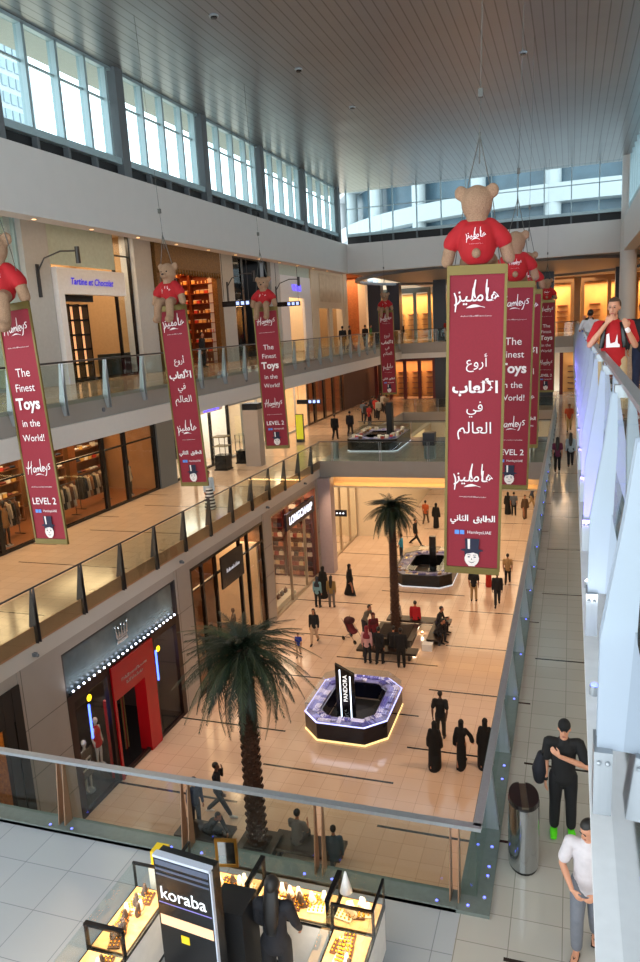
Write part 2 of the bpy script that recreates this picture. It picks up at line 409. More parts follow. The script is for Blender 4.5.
# ------------------------------------------------------------ shops
def area(name, loc, size, power, color, rot=(0, 0, 0), spread=pi):
    l = bpy.data.lights.new(name, 'AREA'); l.shape = 'RECTANGLE'; l.size, l.size_y = size; l.energy = power; l.color = color; l.spread = spread
    o = bpy.data.objects.new(name, l); o.location = loc; o.rotation_euler = rot; C.objects.link(o); return o
def spot(name, loc, target, power, color, angle=70, blend=.6, radius=.12):
    l = bpy.data.lights.new(name, 'SPOT'); l.energy = power; l.color = color; l.spot_size = R(angle); l.spot_blend = blend; l.shadow_soft_size = radius
    o = bpy.data.objects.new(name, l); o.location = loc; d = Vector(target)-Vector(loc); o.rotation_euler = d.to_track_quat('-Z', 'Y').to_euler(); C.objects.link(o); return o
WARM = (1, .62, .32); WARM2 = (1, .74, .5); NEUT = (1, .88, .74); COOL = (.85, .92, 1)
door_n = 0
def room(y0, y1, z0, z1, xf, xb, wallm, floorm, ceil=None):
    """walls, floor and ceiling of a shop that opens towards +X"""
    b = MB(); t = .08
    b.box(xb-t, xb, y0, y1, z0, z1, 0); b.box(xb, xf-.02, y0, y0+t, z0, z1, 0); b.box(xb, xf-.02, y1-t, y1, z0, z1, 0)
    b.box(xb, xf-.02, y0+t, y1-t, z1-.06, z1, 1)
    struct('wall_left', b, [wallm, ceil or wallm])
    b = MB(); b.box(xb, xf-.02, y0+t, y1-t, z0+.002, z0+.02); struct('floor', b, floorm)
def front(y0, y1, z0, z1, x, fm, cuts, w=.09, transom=None, base=.12, head=.2, skip=()):
    """glazed shopfront: frame with uprights at cuts"""
    global win_n; win_n += 1
    b = MB(); b.box(x-.12, x, y0, y1, z0, z0+base); b.box(x-.12, x, y0, y1, z1-head, z1)
    for c in [y0+w/2]+list(cuts)+[y1-w/2]: b.box(x-.14, x+.01, c-w/2, c+w/2, z0, z1)
    if transom: b.box(x-.1, x, y0, y1, transom, transom+.07)
    o = struct('window_%d' % win_n, b, fm); e = [y0]+list(cuts)+[y1]
    p = MB()
    for i in range(len(e)-1):
        if i in skip: continue
        p.box(x-.07, x-.055, e[i], e[i+1], z0+base, z1-head)
    p.build('pane', gl, o); return o

def shelf_unit(name, loc, w, h, d, rows, m, label, group=None, rz=pi/2):
    """open shelving, width along local X, opens towards local -Y"""
    o = empty(name, loc, rz, label, 'shelf', group)
    b = MB(); b.box(-w/2, -w/2+.04, 0, d, 0, h); b.box(w/2-.04, w/2, 0, d, 0, h); b.box(-w/2+.04, w/2-.04, d-.03, d, 0, h); b.build('carcass', m, o)
    for i in range(rows+1):
        z = .06+i*(h-.1)/rows; b = MB(); b.box(-w/2+.04, w/2-.04, 0, d-.03, z, z+.04); b.build('shelf', m, o)
    return o
def goods_on(loc, w, h, rows, per, rz, protos, label, cat, group, d=.3):
    """countable goods on a shelving unit; protos: master objects, every item a copy"""
    M = Matrix.Translation(loc) @ Matrix.Rotation(rz, 4, 'Z')
    for i in range(rows):
        z = .1+i*(h-.1)/rows+.002
        for k in range(per):
            p = M @ Vector((-w/2+.12+(w-.24)*(k+.5)/per+random.uniform(-.02, .02), d*.45, z))
            place(random.choice(protos), p, rz+random.uniform(-.2, .2), label, cat, group)
USED = set()
def place(proto, loc, rz, label, cat=None, group=None):
    if proto.name in USED or proto.get('proto') is None:
        c = copy_tree(proto, None, loc, rz, label, group)
        if 'proto' in c: del c['proto']
    else: c = proto
    if 'proto' in c: del c['proto']
    c['label'] = label
    if cat: c['category'] = cat
    if group: c['group'] = group
    return c
MASTERS = []
def master(o): MASTERS.append(o); return o
# masters are linked, copied, and deleted at the end
def m_bag(col, i):
    b = MB(); b.prism([(-.14, 0), (.14, 0), (.12, .22), (-.12, .22)], -.06, .06, 'y', 0)
    o = b.build('handbag', mat('leather_%d' % i, col, .4, var=.15)); h = MB()
    h.tube([(-.07, 0, .21), (-.05, 0, .3), (0, 0, .33), (.05, 0, .3), (.07, 0, .21)], [.008]*5, 5); h.build('handle', o.data.materials[0], o)
    return master(o)
def m_fold(col, i):
    b = MB()
    for k in range(4): b.box(-.14+random.uniform(-.01, .01), .14, -.11, .11, k*.045, k*.045+.04, 0)
    b = MB(); b.tube([(-.13, 0, .05), (0, 0, .07), (.13, 0, .05)], [(.1, .05), (.11, .065), (.1, .05)], 10, side=(0, 1, 0))
    return master(b.build('folded_jumper', mat('cloth_%d' % i, col, .85, var=.15)))
def m_box(col, i):
    b = MB(); b.box(-.1, .1, -.08, .08, 0, .16); b.box(-.105, .105, -.085, .085, .16, .2, 1)
    return master(b.build('gift_box', [mat('card_%d' % i, col, .6), mat('card_lid', '#d8cdb8', .6)]))
def m_coat(col, i):
    b = MB(); b.tube([(0, 0, -.95), (0, 0, -.5), (0, 0, -.12), (0, 0, 0)], [(.2, .06), (.17, .055), (.2, .05), (.05, .03)], 10)
    b.tube([(-.17, 0, -.1), (-.22, 0, -.4), (-.23, 0, -.62)], [.05, .045, .04], 7); b.tube([(.17, 0, -.1), (.22, 0, -.4), (.23, 0, -.62)], [.05, .045, .04], 7)
    o = b.build('coat', mat('coat_%d' % i, col, .85, var=.15)); h = MB(); h.tube([(0, 0, .02), (0, 0, .06), (.02, 0, .085), (.035, 0, .06)], [.005]*4, 5); h.build('hanger_hook', steel, o)
    return master(o)
def m_bottle(col, i):
    b = MB(); b.cyl(0, 0, 0, .12, .035, n=10); b.cyl(0, 0, .12, .15, .035, .014, n=10); b.cyl(0, 0, .15, .18, .016, n=8, m=1)
    return master(b.build('scent_bottle', [mat('bottle_%d' % i, col, .2), gold]))
bags = [m_bag(c, i) for i, c in enumerate(('#5a2a1a', '#8a2320', '#c9a87c', '#2b2430', '#b96a4a', '#d8c6b0'))]
folds = [m_fold(c, i) for i, c in enumerate(('#c9c2b8', '#7a3b2c', '#2d3445', '#b58a5a', '#e0d8d0'))]
boxes = [m_box(c, i) for i, c in enumerate(('#c23a2a', '#e0b060', '#f0e2c8', '#7a5230'))]
coats = [m_coat(c, i) for i, c in enumerate(('#2a2622', '#5b3a28', '#8a5a36', '#1d222c', '#b09a80'))]
bottles = [m_bottle(c, i) for i, c in enumerate(('#d9b9c6', '#b9c9e6', '#f0dca0'))]

def rack(loc, length, label, n, gname, rz=pi/2, protos=None):
    o = empty('garment_rack', loc, rz, label, 'clothes rack')
    b = MB(); b.tube([(-length/2, 0, 1.5), (length/2, 0, 1.5)], [.016]*2, 6); b.build('rail', dsteel, o)
    for s in (-1, 1):
        b = MB(); b.tube([(s*length/2, 0, .03), (s*length/2, 0, 1.5)], [.016]*2, 6); b.box(s*length/2-.02, s*length/2+.02, -.25, .25, 0, .03); b.build('leg', dsteel, o)
    M = Matrix.Translation(loc) @ Matrix.Rotation(rz, 4, 'Z')
    for k in range(n):
        place(random.choice(protos or coats), M @ Vector((-length/2+.12+(length-.24)*k/(n-1), 0, 1.42)), rz+pi/2+random.uniform(-.15, .15), 'coat hanging on the '+gname, 'coat', 'coats on the '+gname)
def sign(name, txt, loc, w, h, board, letter, label, rz=pi/2, bold=.01, d=.08, tw=.8, shear=0, th=.6, emit=None):
    o = empty(name, loc, rz, label, 'shop sign')
    b = MB(); b.box(-w/2, w/2, 0, d, -h/2, h/2); bd_ = b.build('board', board, o)
    t = text(txt, w*tw, h*th, bold, shear, extrude=.006) if txt[0] != '~' else scribble(w*tw, h*th, int(txt[1:])*2); t.build('lettering', letter, bd_); return o

# ---- ground level
redm = mat('red_gloss', '#b3101a', .25, var=.03); brown = mat('dark_bronze', '#2a1715', .35, metal=.4)
darkw = mat('charcoal_wall', '#2b2322', .6); warmfl = mat('warm_timber', '#7a4a2a', .3, scale=6, stretch=(1, 8, 1)); white_led = mat('white_led', '#ffffff', .5, emit='#dfe8ff', es=9)
mosaic = mat('gold_mosaic', '#d79a4c', .35, metal=.3, var=.4, scale=14, c2='#5a3216')
lampw = mat('warm_lamp', '#ffe2b0', .5, emit='#ffc27a', es=5); blue_neon = mat('blue_neon', '#3f5cff', .5, emit='#4f6cff', es=5); yel_neon = mat('yellow_neon', '#ffd21f', .5, emit='#ffc81a', es=3)
mannm = mat('mannequin_white', '#e8e2da', .35)
room(10.5, 14.25, 0, 5.3, VX, -17.5, mosaic, warmfl); front(10.5, 14.25, 0, 5.3, VX+.02, blackm, [12.9, 13.75], w=.3, head=.9)
area('shop_light', (-15.2, 12.3, 5.1), (2.5, 3), 110, WARM)
room(16, 22.5, 0, 5.3, VX, -18, darkw, black, blackm)
front(16, 22.5, 0, 3.95, VX, brown, [18.05, 20.55], w=.28, head=.25, skip=(1,))
# glass fascia with led row and crown
b = MB(); b.box(VX-.1, VX-.04, 16.05, 22.2, 4.05, 5.3); o = struct('wall_left', b, mat('etched_glass', '#5e6b6e', .25, var=.15, scale=3, metal=.3))
sg = empty('light_strip', (VX+.05, 16.1, 4.08), 0, 'row of white LED spots under the grey glass fascia of the red-doored shop', 'light strip')
b = MB(); b.box(-.05, .05, 0, 6.1, -.06, 0); b.build('housing', blackm, sg)
for k in range(24):
    b = MB(); b.ball((.03, .12+k*.255, .02), .035, n=8, k=6); b.build('lamp', white_led, sg)
area('fascia_wash', (VX+.12, 19.1, 4.12), (6, .08), 36, COOL, (pi, 0, pi/2) if False else (R(180), 0, R(90)), R(120))
cr = empty('crown_emblem', (VX-.02, 18.95, 4.75), pi/2, 'silver crown emblem on the grey glass fascia above the red door', 'emblem')
b = MB(); b.box(-.3, .3, -.03, 0, -.3, -.2); b.box(-.27, .27, -.03, 0, -.17, -.12)
for k in range(5):
    x = -.26+k*.13; b.prism([(x-.06, -.1), (x+.06, -.1), (x*1.25, .2+.07*(k % 2 == 0))], -.03, 0, 'y'); b.ball((x*1.25, -.02, .24+.07*(k % 2 == 0)), .04, n=8, k=6)
b.build('crown', mat('silver_paint', '#c9d2d6', .25, metal=.8), cr)
# red portal
pr = empty('door_portal', (VX+.02, 19.3, 0), pi/2, 'glossy red door portal with white lettering panel at the dark shop', 'doorway')
b = MB(); b.box(-1.22, 1.22, -.05, .05, 2.75, 3.9); hd_ = b.build('header', redm, pr)
b = MB(); b.box(.55, 1.22, -.05, .4, 0, 2.75); b.build('jamb', redm, pr)
b = MB(); b.box(-1.22, -1.12, -.05, .4, 0, 2.75); b.build('jamb', redm, pr)
t = join(scribble(1.5, .1, 22, 3, .06), xf(scribble(1.0, .1, 13, 4, .06), Matrix.Translation((0, 0, -.2)))); t.v = [(x, y, z+3.3) for x, y, z in t.v]; t.build('lettering', wht, hd_)
b = MB(); b.tube([(-.85, 0, 2.7), (-.85, 0, .9)], [.02, .02], 6); b.tube([(-.7, 0, 2.7), (-.7, 0, .9)], [.02, .02], 6); b.build('pull_rail', gold, pr)
b = MB(); b.box(.0, .05, 1.5, 1.53, 0, 2.75)
tag(b.build('red_curtain', mat('red_velvet', '#8f0d14', .8, var=.2, scale=10), loc=(VX-.9, 18.2, 0)), 'red curtain hanging inside the red door portal', 'curtain')
for i, (y, m, h, lb) in enumerate(((16.5, yel_neon, 1.1, 'yellow neon tube in the dark shop window beside the grey pier'), (16.95, white_led, 1.5, 'white neon tube in the dark shop window next to the yellow tube'), (17.35, blue_neon, 1.1, 'blue neon tube deep in the window before the red door'), (20.95, white_led, 1.3, 'white neon tube in the window just past the red door'), (21.3, blue_neon, 1.1, 'blue neon tube in the window past the red door'))):
    b = MB(); b.tube([(0, 0, 0), (0, 0, h)], [.035, .035], 8); o = b.build('neon_tube', m, loc=(VX-.35-.25*(i % 2), y, 1.9)); tag(o, lb, 'neon light')
for y, z, lb in ((17.6, 3.1, 'yellow disc lamp high in the window before the red door'), (20.9, 3.2, 'yellow disc lamp high in the window past the red door'), (21.7, 2.9, 'amber disc lamp by the brown jamb of the dark shop')):
    b = MB(); b.ball((0, 0, 0), (.04, .11, .11), n=12, k=8); tag(b.build('disc_lamp', yel_neon, loc=(VX-.5, y, z)), lb, 'lamp')
area('shop_light', (-15.6, 17.1, 5.0), (2.5, 1.5), 40, NEUT); area('shop_light', (-15.6, 21.4, 5.0), (2.5, 1.5), 40, NEUT); area('shop_light', (-15.2, 19.3, 5.0), (1.5, 1.5), 60, (1, .5, .4))
w_ = empty('lettering_sign', (VX-.25, 16.75, 1.35), pi/2, 'white LE lettering on a black board behind the dark shop glass', 'shop sign')
b = MB(); b.box(-.35, .35, 0, .03, -.45, .45); b.build('board', black, w_); t = text('LE', .5, .5, .02); t.build('lettering', wht, w_)

# cafe-like shop with black posts
room(23.6, 30.7, 0, 5.3, VX, -18.5, mat('cafe_wall', '#8e5a30', .6, scale=1.6, c2='#3a2010'), warmfl, blackm)
front(23.6, 30.7, 0, 5.3, VX, black, [24.6, 25.75, 28.1, 28.95], w=.11, transom=4.35, head=.12)
b = MB(); b.box(-16.2, VX-.3, 30.45, 30.6, .15, 4.3); struct('wall_left', b, mat('cream_panel', '#e5c4a0', .5))
area('panel_wash', (-14.9, 30.2, 4.9), (2, .3), 45, WARM2)
sign('shop_sign', '~11', (VX+.18, 26.95, 4.35), 2.1, 1.35, black, mat('sign_silver', '#d9dadc', .3, emit='#e8eefc', es=.3), 'black shop sign with silver script above the amber shopfront', tw=.6, th=.12)
area('shop_light', (-15.8, 25.6, 5.1), (3, 3), 200, (1, .58, .28)); area('shop_light', (-16.2, 29, 5.1), (2, 2), 70, WARM)
for i, (y, h) in enumerate(((24.2, 2.4), (26.5, 2.4))):
    shelf_unit('shelf_unit', (-15.9, y+.3, 0.02), 1.9, 3.6, .4, 6, warmfl, ('timber shelf unit by the first post inside the amber shop', 'timber shelf unit beneath the silver script sign inside the amber shop')[i])
    goods_on((-15.9, y+.3, .02), 1.9, 3.6, 6, 5, pi/2, boxes+bags, 'small ware on a shelf of the amber shop', 'shop goods', 'wares in the amber shop')
rack((-14.9, 26.6, .02), 1.6, 'garment rack behind the glass of the amber shop', 7, 'rack in the amber shop')

# bag shop
maroon = mat('maroon_panel', '#5a1712', .4)
room(31.7, 38.4, 0, 5.3, VX, -17.6, mat('bag_wall', '#b0674a', .5, var=.2, scale=1), fl_g)
front(31.7, 38.4, 0, 5.3, VX, mat('champagne_frame', '#b5a48e', .3, metal=.6), [34.1, 36.4], w=.07, head=.1)
navy = mat('navy_board', '#12182c', .35)
sign('shop_sign', 'LONGCHAMP', (VX+.2, 35.4, 4.5), 4.3, .85, navy, mat('sign_white', '#ffffff', .4, emit='#e6ecff', es=2.2), 'navy shop sign reading LONGCHAMP above the bag shop window', tw=.9, bold=.025, th=.5, d=.12)
area('shop_light', (-15.5, 33.4, 5.1), (2.5, 2.6), 170, WARM2); area('shop_light', (-15.5, 36.8, 5.1), (2.5, 2.6), 170, WARM2)
for i, y in enumerate((32.8, 34.7)):
    shelf_unit('shelf_unit', (-15.2, y, .02), 1.7, 3.9, .4, 6, maroon, ('maroon shelf unit nearest the stone pier in the bag shop', 'middle maroon shelf unit in the bag shop', 'maroon shelf unit nearest the mauve pillar in the bag shop')[i])
    goods_on((-15.2, y, .02), 1.7, 3.9, 6, 5, pi/2, bags, 'leather bag on a maroon shelf of the bag shop', 'bag', 'bags on the maroon shelves')
b = MB(); b.box(-.4, .4, -1.6, 1.6, .0, .25); tag(b.build('display_plinth', cream, loc=(-14.3, 33.6, .02)), 'cream display plinth behind the bag shop glass', 'plinth')
for k in range(6): place(random.choice(bags), (-14.3, 32.2+k*.5, .272), pi/2, 'handbag on the cream plinth behind the bag shop glass', 'bag', 'bags on the cream plinth')

for i, x in enumerate((-14.55, -16.3)):
    shelf_unit('shelf_unit', (x, 37.85, .02), 1.6, 4.6, .4, 8, maroon, ('maroon end-wall shelf unit by the glass of the bag shop', 'maroon end-wall shelf unit deep in the bag shop')[i], None, 0)
    goods_on((x, 37.85, .02), 1.6, 4.6, 8, 5, 0, bags, 'leather bag on a maroon end-wall shelf of the bag shop', 'bag', 'bags on the end-wall shelves')
# ground shops beyond the bridge line
room(39.5, 46.5, 0, 5.3, VX, -17, cream, fl_g); front(39.5, 46.5, 0, 5.3, VX, mat('champagne_frame', '#b5a48e'), [41, 43, 45], w=.07, head=.5)
area('shop_light', (-15.3, 43, 5.1), (2, 6), 260, WARM2)
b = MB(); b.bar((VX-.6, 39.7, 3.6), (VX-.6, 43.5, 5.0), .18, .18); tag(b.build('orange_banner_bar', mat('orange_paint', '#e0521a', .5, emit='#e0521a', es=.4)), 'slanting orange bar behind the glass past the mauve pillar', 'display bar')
sign('shop_sign', 'EXIT', (-12.9, 41.2, 3.1), .9, .4, navy, mat('sign_white', '#fff'), 'small navy hanging sign past the mauve pillar', rz=0, tw=.5, th=.5) if False else None
hs = empty('hanging_sign', (-13.0, 41.0, 3.05), 0, 'small navy hanging sign past the mauve pillar', 'sign'); b = MB(); b.box(-.4, .4, -.04, .04, -.2, .2); b.build('board', navy, hs)
b = MB(); [b.ball((-.2+k*.2, -.045, 0), (.05, .01, .05), n=8, k=6) for k in range(3)]; b.build('pictogram', mat('sign_white', '#ffffff'), hs)
b = MB(); b.bar((0, 0, .2), (0, 0, 2.58), .02); b.build('hanger', dsteel, hs)
b = MB(); b.box(-19.6, -11.2, 46.6, 47.2, 0, 5.63); struct('wall_back', b, cream)
b = MB(); b.box(-11.6, -11.2, 47.2, 62, 0, 5.63); struct('wall_left', b, cream)

# ---- second level left shops (front plane X=-19.4)
FX = -19.4
amb2 = mat('clothes_shop_wall', '#8f6238', .6, var=.2, scale=1)
room(10, 31.6, L2, 10.8, FX, -24, amb2, warmfl, blackm)
front(10, 31.6, L2, 10.8, FX, black, [12.5, 16, 20.6, 27.2, 28.9], w=.22, transom=9.2, head=.9)
for y in (13, 18, 23, 28.3): area('shop_light', (-21.5, y, 10.5), (3, 3), 260, WARM)
for i, y in enumerate((19, 22.2, 25.2, 28.2)):
    rack((-20.4-.5*(i % 2), y, L2+.02), 2.0, ('garment rack behind the level two clothing window, farthest from the grey pier', 'garment rack hidden partly by the first red banner in the clothing shop', 'garment rack in the middle bay of the clothing shop', 'garment rack behind the last bay of the clothing shop')[i], 9, 'clothing shop racks')
for i, y in enumerate((20.5, 24, 27, 30)):
    shelf_unit('shelf_unit', (-22.2, y, L2+.02), 2.2, 2.9, .4, 5, warmfl, ('timber shelf unit in the first bay of the clothing shop', 'timber shelf unit in the second bay of the clothing shop', 'timber shelf unit in the third bay of the clothing shop', 'timber shelf unit by the grey pier in the clothing shop')[i])
    goods_on((-22.2, y, L2+.02), 2.2, 2.9, 5, 6, pi/2, folds+boxes, 'folded garment on the clothing shop shelves', 'garment', 'garments on the clothing shop shelves')
pier(31.6, 33.2, L2, 11.15, FX+.1, .6, colm)
wcos = mat('cosmetic_white', '#e6e0d8', .4)
room(33.2, 40, L2, 10.8, FX, -23, wcos, fl_w); front(33.2, 40, L2, 10.8, FX, black, [35.3, 37.6], w=.14, head=.7)
room(40, 46.5, L2, 10.8, FX, -23, cream, fl_w); front(40, 46.5, L2, 10.8, FX, steel, [42, 44.3], w=.07, head=1.1)
room(46.5, 54, L2, 10.8, FX, -23, mat('peach_wall', '#e8cba6', .6), fl_w); front(46.5, 54, L2, 10.8, FX, steel, [49, 51.5], w=.07, head=.4)
room(54, 64, L2, 10.8, FX, -23, mat('rust_wall', '#8a4a2a', .6, var=.3, scale=.5), fl_w, blackm); front(54, 64, L2, 10.8, FX, black, [56, 58.5, 61], w=.5, head=.5)
for y, p, c in ((35, 190, NEUT), (38.3, 190, NEUT), (43.2, 260, NEUT), (50.2, 420, WARM2), (59, 260, WARM)): area('shop_light', (-21.2, y, 10.5), (2.5, 2.5), p, c)
sign('shop_sign', 'FACES', (FX+.12, 37.4, 9.95), 2.8, .55, wcos, mat('violet_letters', '#5a4bd8', .4, emit='#5a4bff', es=2), 'white shop sign with violet letters behind the second left-row banner', tw=.7, bold=.03, th=.7) if False else None
sg2 = sign('shop_sign', '~7', (FX+.12, 37.6, 9.95), 2.8, .55, wcos, mat('violet_letters', '#5a4bd8', .4, emit='#5a4bff', es=2), 'white shop sign with violet letters on the level two cosmetics shop', tw=.7, bold=.03, th=.7)
for i, y in enumerate((34.3, 36.6, 38.8, 41.5, 44.6)):
    shelf_unit('shelf_unit', (-22.9, y, L2+.02), 1.6, 2.8, .35, 4, (black, wcos)[i > 2], ('black shelf unit beside the grey pier in the cosmetics shop', 'black shelf unit under the violet sign of the cosmetics shop', 'black shelf unit at the far end of the cosmetics shop', 'white shelf unit in the cream shop next to the cosmetics shop', 'white shelf unit at the far end of the cream shop')[i])
    goods_on((-22.9, y, L2+.02), 1.6, 2.8, 4, 4, pi/2, bottles+boxes, 'small goods on the level two cosmetics and cream shop shelves', 'shop goods', 'goods on the level two shelves')
def stand_display(loc, w, h, label, m, top):
    o = empty('display_stand', loc, 0, label, 'display stand')
    b = MB(); b.box(-w/2, w/2, -w/2, w/2, 0, .08); b.box(-w/2+.05, w/2-.05, -w/2+.05, w/2-.05, .08, h*.45); b.build('base', m, o)
    for sx in (-1, 1):
        for sy in (-1, 1): b = MB(); b.box(sx*w*.42-.015, sx*w*.42+.015, sy*w*.42-.015, sy*w*.42+.015, h*.45, h); b.build('post', m, o)
    b = MB(); b.box(-w/2, w/2, -w/2, w/2, h-.05, h); b.box(-w/2, w/2, -w/2, w/2, h*.7, h*.72); b.build('tray', top, o); return o
stand_display((-18.3, 36.6, L2), .8, 1.9, 'black display stand in front of the cosmetics shop', black, gold)
stand_display((-18.0, 38.6, L2), .7, 1.7, 'dark display stand beside the lift-shaft pillar on level two', black, gl)
stand_display((-18.4, 40.9, L2), .7, 1.6, 'smaller dark display stand in front of the cream shop', black, gold)
b = MB(); b.box(-.45, .45, -.35, .35, 0, 3.2, 0); b.box(-.46, .46, -.36, .36, 3.2, 3.55, 1)
tag(b.build('info_pillar', [stone, black], loc=(-16.9, 37.9, L2)), 'square beige pillar with a black cap standing on the level two walkway', 'pillar')
yb = empty('advert_stand', (-17.2, 46.2, L2), 0, 'yellow lit advertising panel on level two beside the third left-row banner', 'advert panel')
b = MB(); b.box(-.28, .28, -.06, .06, .05, 1.9); b.box(-.25, .25, -.15, .15, 0, .05); b.build('frame', dsteel, yb)
b = MB(); b.box(-.24, .24, -.075, -.06, .2, 1.85); b.build('poster', mat('yellow_poster', '#d8d832', .5, emit='#d8d832', es=.25), yb)
for i, (x, y, z) in enumerate(((-15.6, 43.8, 9.5), (-16.5, 43.5, 15.55), (-16.5, 36.0, 15.48))):
    o = empty('hanging_sign', (x, y, z), 0, ('black hanging direction sign over the level two walkway', 'black hanging direction sign behind the third left-row bear', 'small black direction sign behind the second left-row bear')[i], 'sign')
    b = MB(); b.box(-.8, .8, -.05, .05, -.14, .14); b.build('board', black, o)
    b = MB(); [b.box(.0+k*.28, .17+k*.28, -.056, -.05, -.08, .09) for k in range(3)]; b.build('pictogram', mat('picto_blue', '#9fb8ff', .5, emit='#a8bcff', es=1.5), o)
    zt = 11.08 if i == 0 else 18.75
    b = MB(); [b.bar((s*.7, 0, .16), (s*.7, 0, zt-z), .02) for s in (-1, 1)]; b.build('hanger', dsteel, o)

# ---- third level left shops
pale = mat('pale_green_glass', '#b9c9bd', .3, var=.1); 
FX = -19.2
for i, (y0, y1) in enumerate(((23.2, 24.6), (30.6, 32.1), (39.3, 41.2), (47.1, 48.6), (55.2, 56.4), (63.9, 65), (71.3, 72.3))):
    b = MB(); b.box(FX-.5, FX+.25, y0, y1, L3, 18.75); struct('pillar', b, mat('pier_pale', '#b3b5b6', .5) if i < 4 else cream)
beige3 = mat('boutique_wall', '#a88a62', .6, var=.1)
room(12, 23.6, L3, 18.7, FX, -23, pale, fl_w, cream); front(12, 23.2, L3, 18.7, FX, mull, [16, 20], w=.1, transom=16, head=.1)
room(24.6, 31.2, L3, 18.7, FX, -22.5, beige3, fl_w, cream); front(24.6, 30.6, L3, 18.7, FX, black, [24.9, 29.3], w=.07, transom=17.6, head=.1, skip=(1,))
room(32.1, 39.8, L3, 18.7, FX, -22.5, mat('orange_wall', '#b8501a', .6, var=.4, scale=1.5), fl_w, blackm)
room(41.2, 47.6, L3, 18.7, FX, -22.5, blackm, fl_w, black); front(41.2, 47.1, L3, 18.7, FX, black, [43], w=.3, head=.3, skip=(1,))
room(48.6, 55.6, L3, 18.7, FX, -22.5, cream, fl_w); room(56.4, 64.5, L3, 18.7, FX, -22.5, beige3, fl_w); room(65, 72, L3, 18.7, FX, -22.5, mat('copper_wall', '#a8673c', .5, var=.3), fl_w)
for y, p, c in ((18, 200, NEUT), (28.2, 330, WARM2), (36.5, 420, (1, .42, .14)), (45, 40, COOL), (53, 300, WARM2), (61.5, 260, WARM2), (69.8, 330, WARM)): area('shop_light', (-21, y, 18.5), (2.6, 4), p, c)
b = MB(); b.box(FX-.04, FX+.02, 24.7, 29.3, 17.0, 18.7); struct('wall_left', b, pale)
b = MB(); b.box(FX-.2, FX-.1, 24.7, 27.6, 15.6, 16.9); struct('wall_left', b, blackm)  # added black sheet, darkens the interior seen above the cabinet
# white portal of the chocolate boutique
po = empty('boutique_portal', (FX+.35, 26.8, L3), pi/2, 'white portal with blue script sign on the third level boutique', 'shopfront')
wp = mat('portal_white', '#e9e8ea', .4)
b = MB(); b.box(-2.15, 2.5, -.1, .25, 3.5, 4.5); b.build('header', wp, po)
b = MB(); b.box(-2.15, -1.8, -.1, .25, 0, 3.5); b.build('jamb', wp, po)
t = text('Tartine et Chocolat', 2.9, .55, .02, .25, extrude=.13); t.v = [(x+.1, y, z+4.0) for x, y, z in t.v]; t.build('lettering', mat('blue_letters', '#2a20a8', .4, emit='#2d20c8', es=.8), po)
dd = empty('glazed_cabinet', (-20.1, 27.3, L3+.02), pi/2, 'black gridded cabinet with lit compartments inside the boutique', 'cabinet')
b = MB(); b.box(-1.0, 1.0, .3, .34, 0, 3.2, 1)
for k in range(4): b.box(-1+k*.64, -.92+k*.64, 0, .3, 0, 3.2, 0)
for k in range(6): b.box(-1, 1, 0, .3, k*.62, .08+k*.62, 0)
b.build('carcass', [black, mat('lit_back', '#ffd9b0', .5, emit='#ffb070', es=.9)], dd)
b = MB(); b.box(-.8, .8, -.35, .35, 0, 1.0); tag(b.build('counter', mat('dark_teal', '#1d2a2c', .3), loc=(-19.9, 29.6, L3+.02), ), 'dark low counter behind the boutique glass', 'counter').rotation_euler = (0, 0, pi/2)
# ornate surround
orn = empty('ornate_surround', (FX+.3, 35.7, L3), pi/2, 'carved gold and brown surround of the orange-lit shop', 'shopfront')
cg = mat('carved_gold', '#8e6a34', .4, metal=.5, var=.5, scale=16, bump=1, c2='#2e1a0c')
b = MB(); b.box(-3.5, 3.5, -.1, .2, 4.8, 6.3)
for k in range(24): b.ball((-3.35+k*.29, -.1, 4.8), (.13, .06, .16), n=8, k=6)
b.build('pelmet', cg, orn)
b = MB(); b.box(-3.5, -2.9, -.1, .2, 0, 4.8); b.build('jamb', cg, orn)
b = MB(); b.box(2.9, 3.5, -.1, .2, 0, 4.8); b.build('jamb', cg, orn)
for i, x in enumerate((-20.15, -21.7)):
    shelf_unit('shelf_unit', (x, 39.25, L3+.02), 1.5, 5.6, .4, 10, MATS.get('lamp_shelf') or mat('lamp_shelf', '#7a3814', .5), ('end-wall shelf unit nearest the gallery in the orange-lit shop', 'end-wall shelf unit deep in the orange-lit shop')[i], None, 0)
    goods_on((x, 39.25, L3+.02), 1.5, 5.6, 10, 5, 0, boxes[:2]+bottles[2:], 'small ware on the end-wall shelves of the orange-lit shop', 'shop goods', 'end-wall wares in the orange-lit shop')
for k in range(3):
    shelf_unit('shelf_unit', (-20.9, 33.6+k*1.9, L3+.02), 1.8, 5.4, .4, 9, mat('lamp_shelf', '#7a3814', .5), ('glowing orange shelf unit nearest the boutique', 'middle glowing orange shelf unit', 'glowing orange shelf unit nearest the black shop')[k])
    goods_on((-20.9, 33.6+k*1.9, L3+.02), 1.8, 5.4, 9, 4, pi/2, boxes[:2]+bottles[2:], 'small ware on the glowing orange shelves', 'shop goods', 'wares in the orange-lit shop')
wf = empty('white_shopfront', (FX+.2, 52.0, L3), pi/2, 'white shopfront with a blue and pink lit sign on level three', 'shopfront')
b = MB(); b.box(-3.3, 3.3, 0, .2, 3.9, 5.4); b.box(-3.3, -1.7, 0, .2, 0, 3.9); b.box(1.7, 3.3, 0, .2, 0, 3.9); b.build('facade', wp, wf)
t = text('VINCCI', 2.0, .7, .04, extrude=.02); t.v = [(x, y, z+4.6) for x, y, z in t.v]; t.build('lettering', mat('violet_letters', '#5a4bd8'), wf)
b = MB(); b.box(-3.3, 3.3, .05, .2, 5.4, 6.3); b.build('header', pale, wf); wf.scale = (.95, 1, 1)
cf = empty('cream_shopfront', (FX+.2, 60.2, L3), pi/2, 'cream shopfront with two display windows and a picture panel above', 'shopfront')
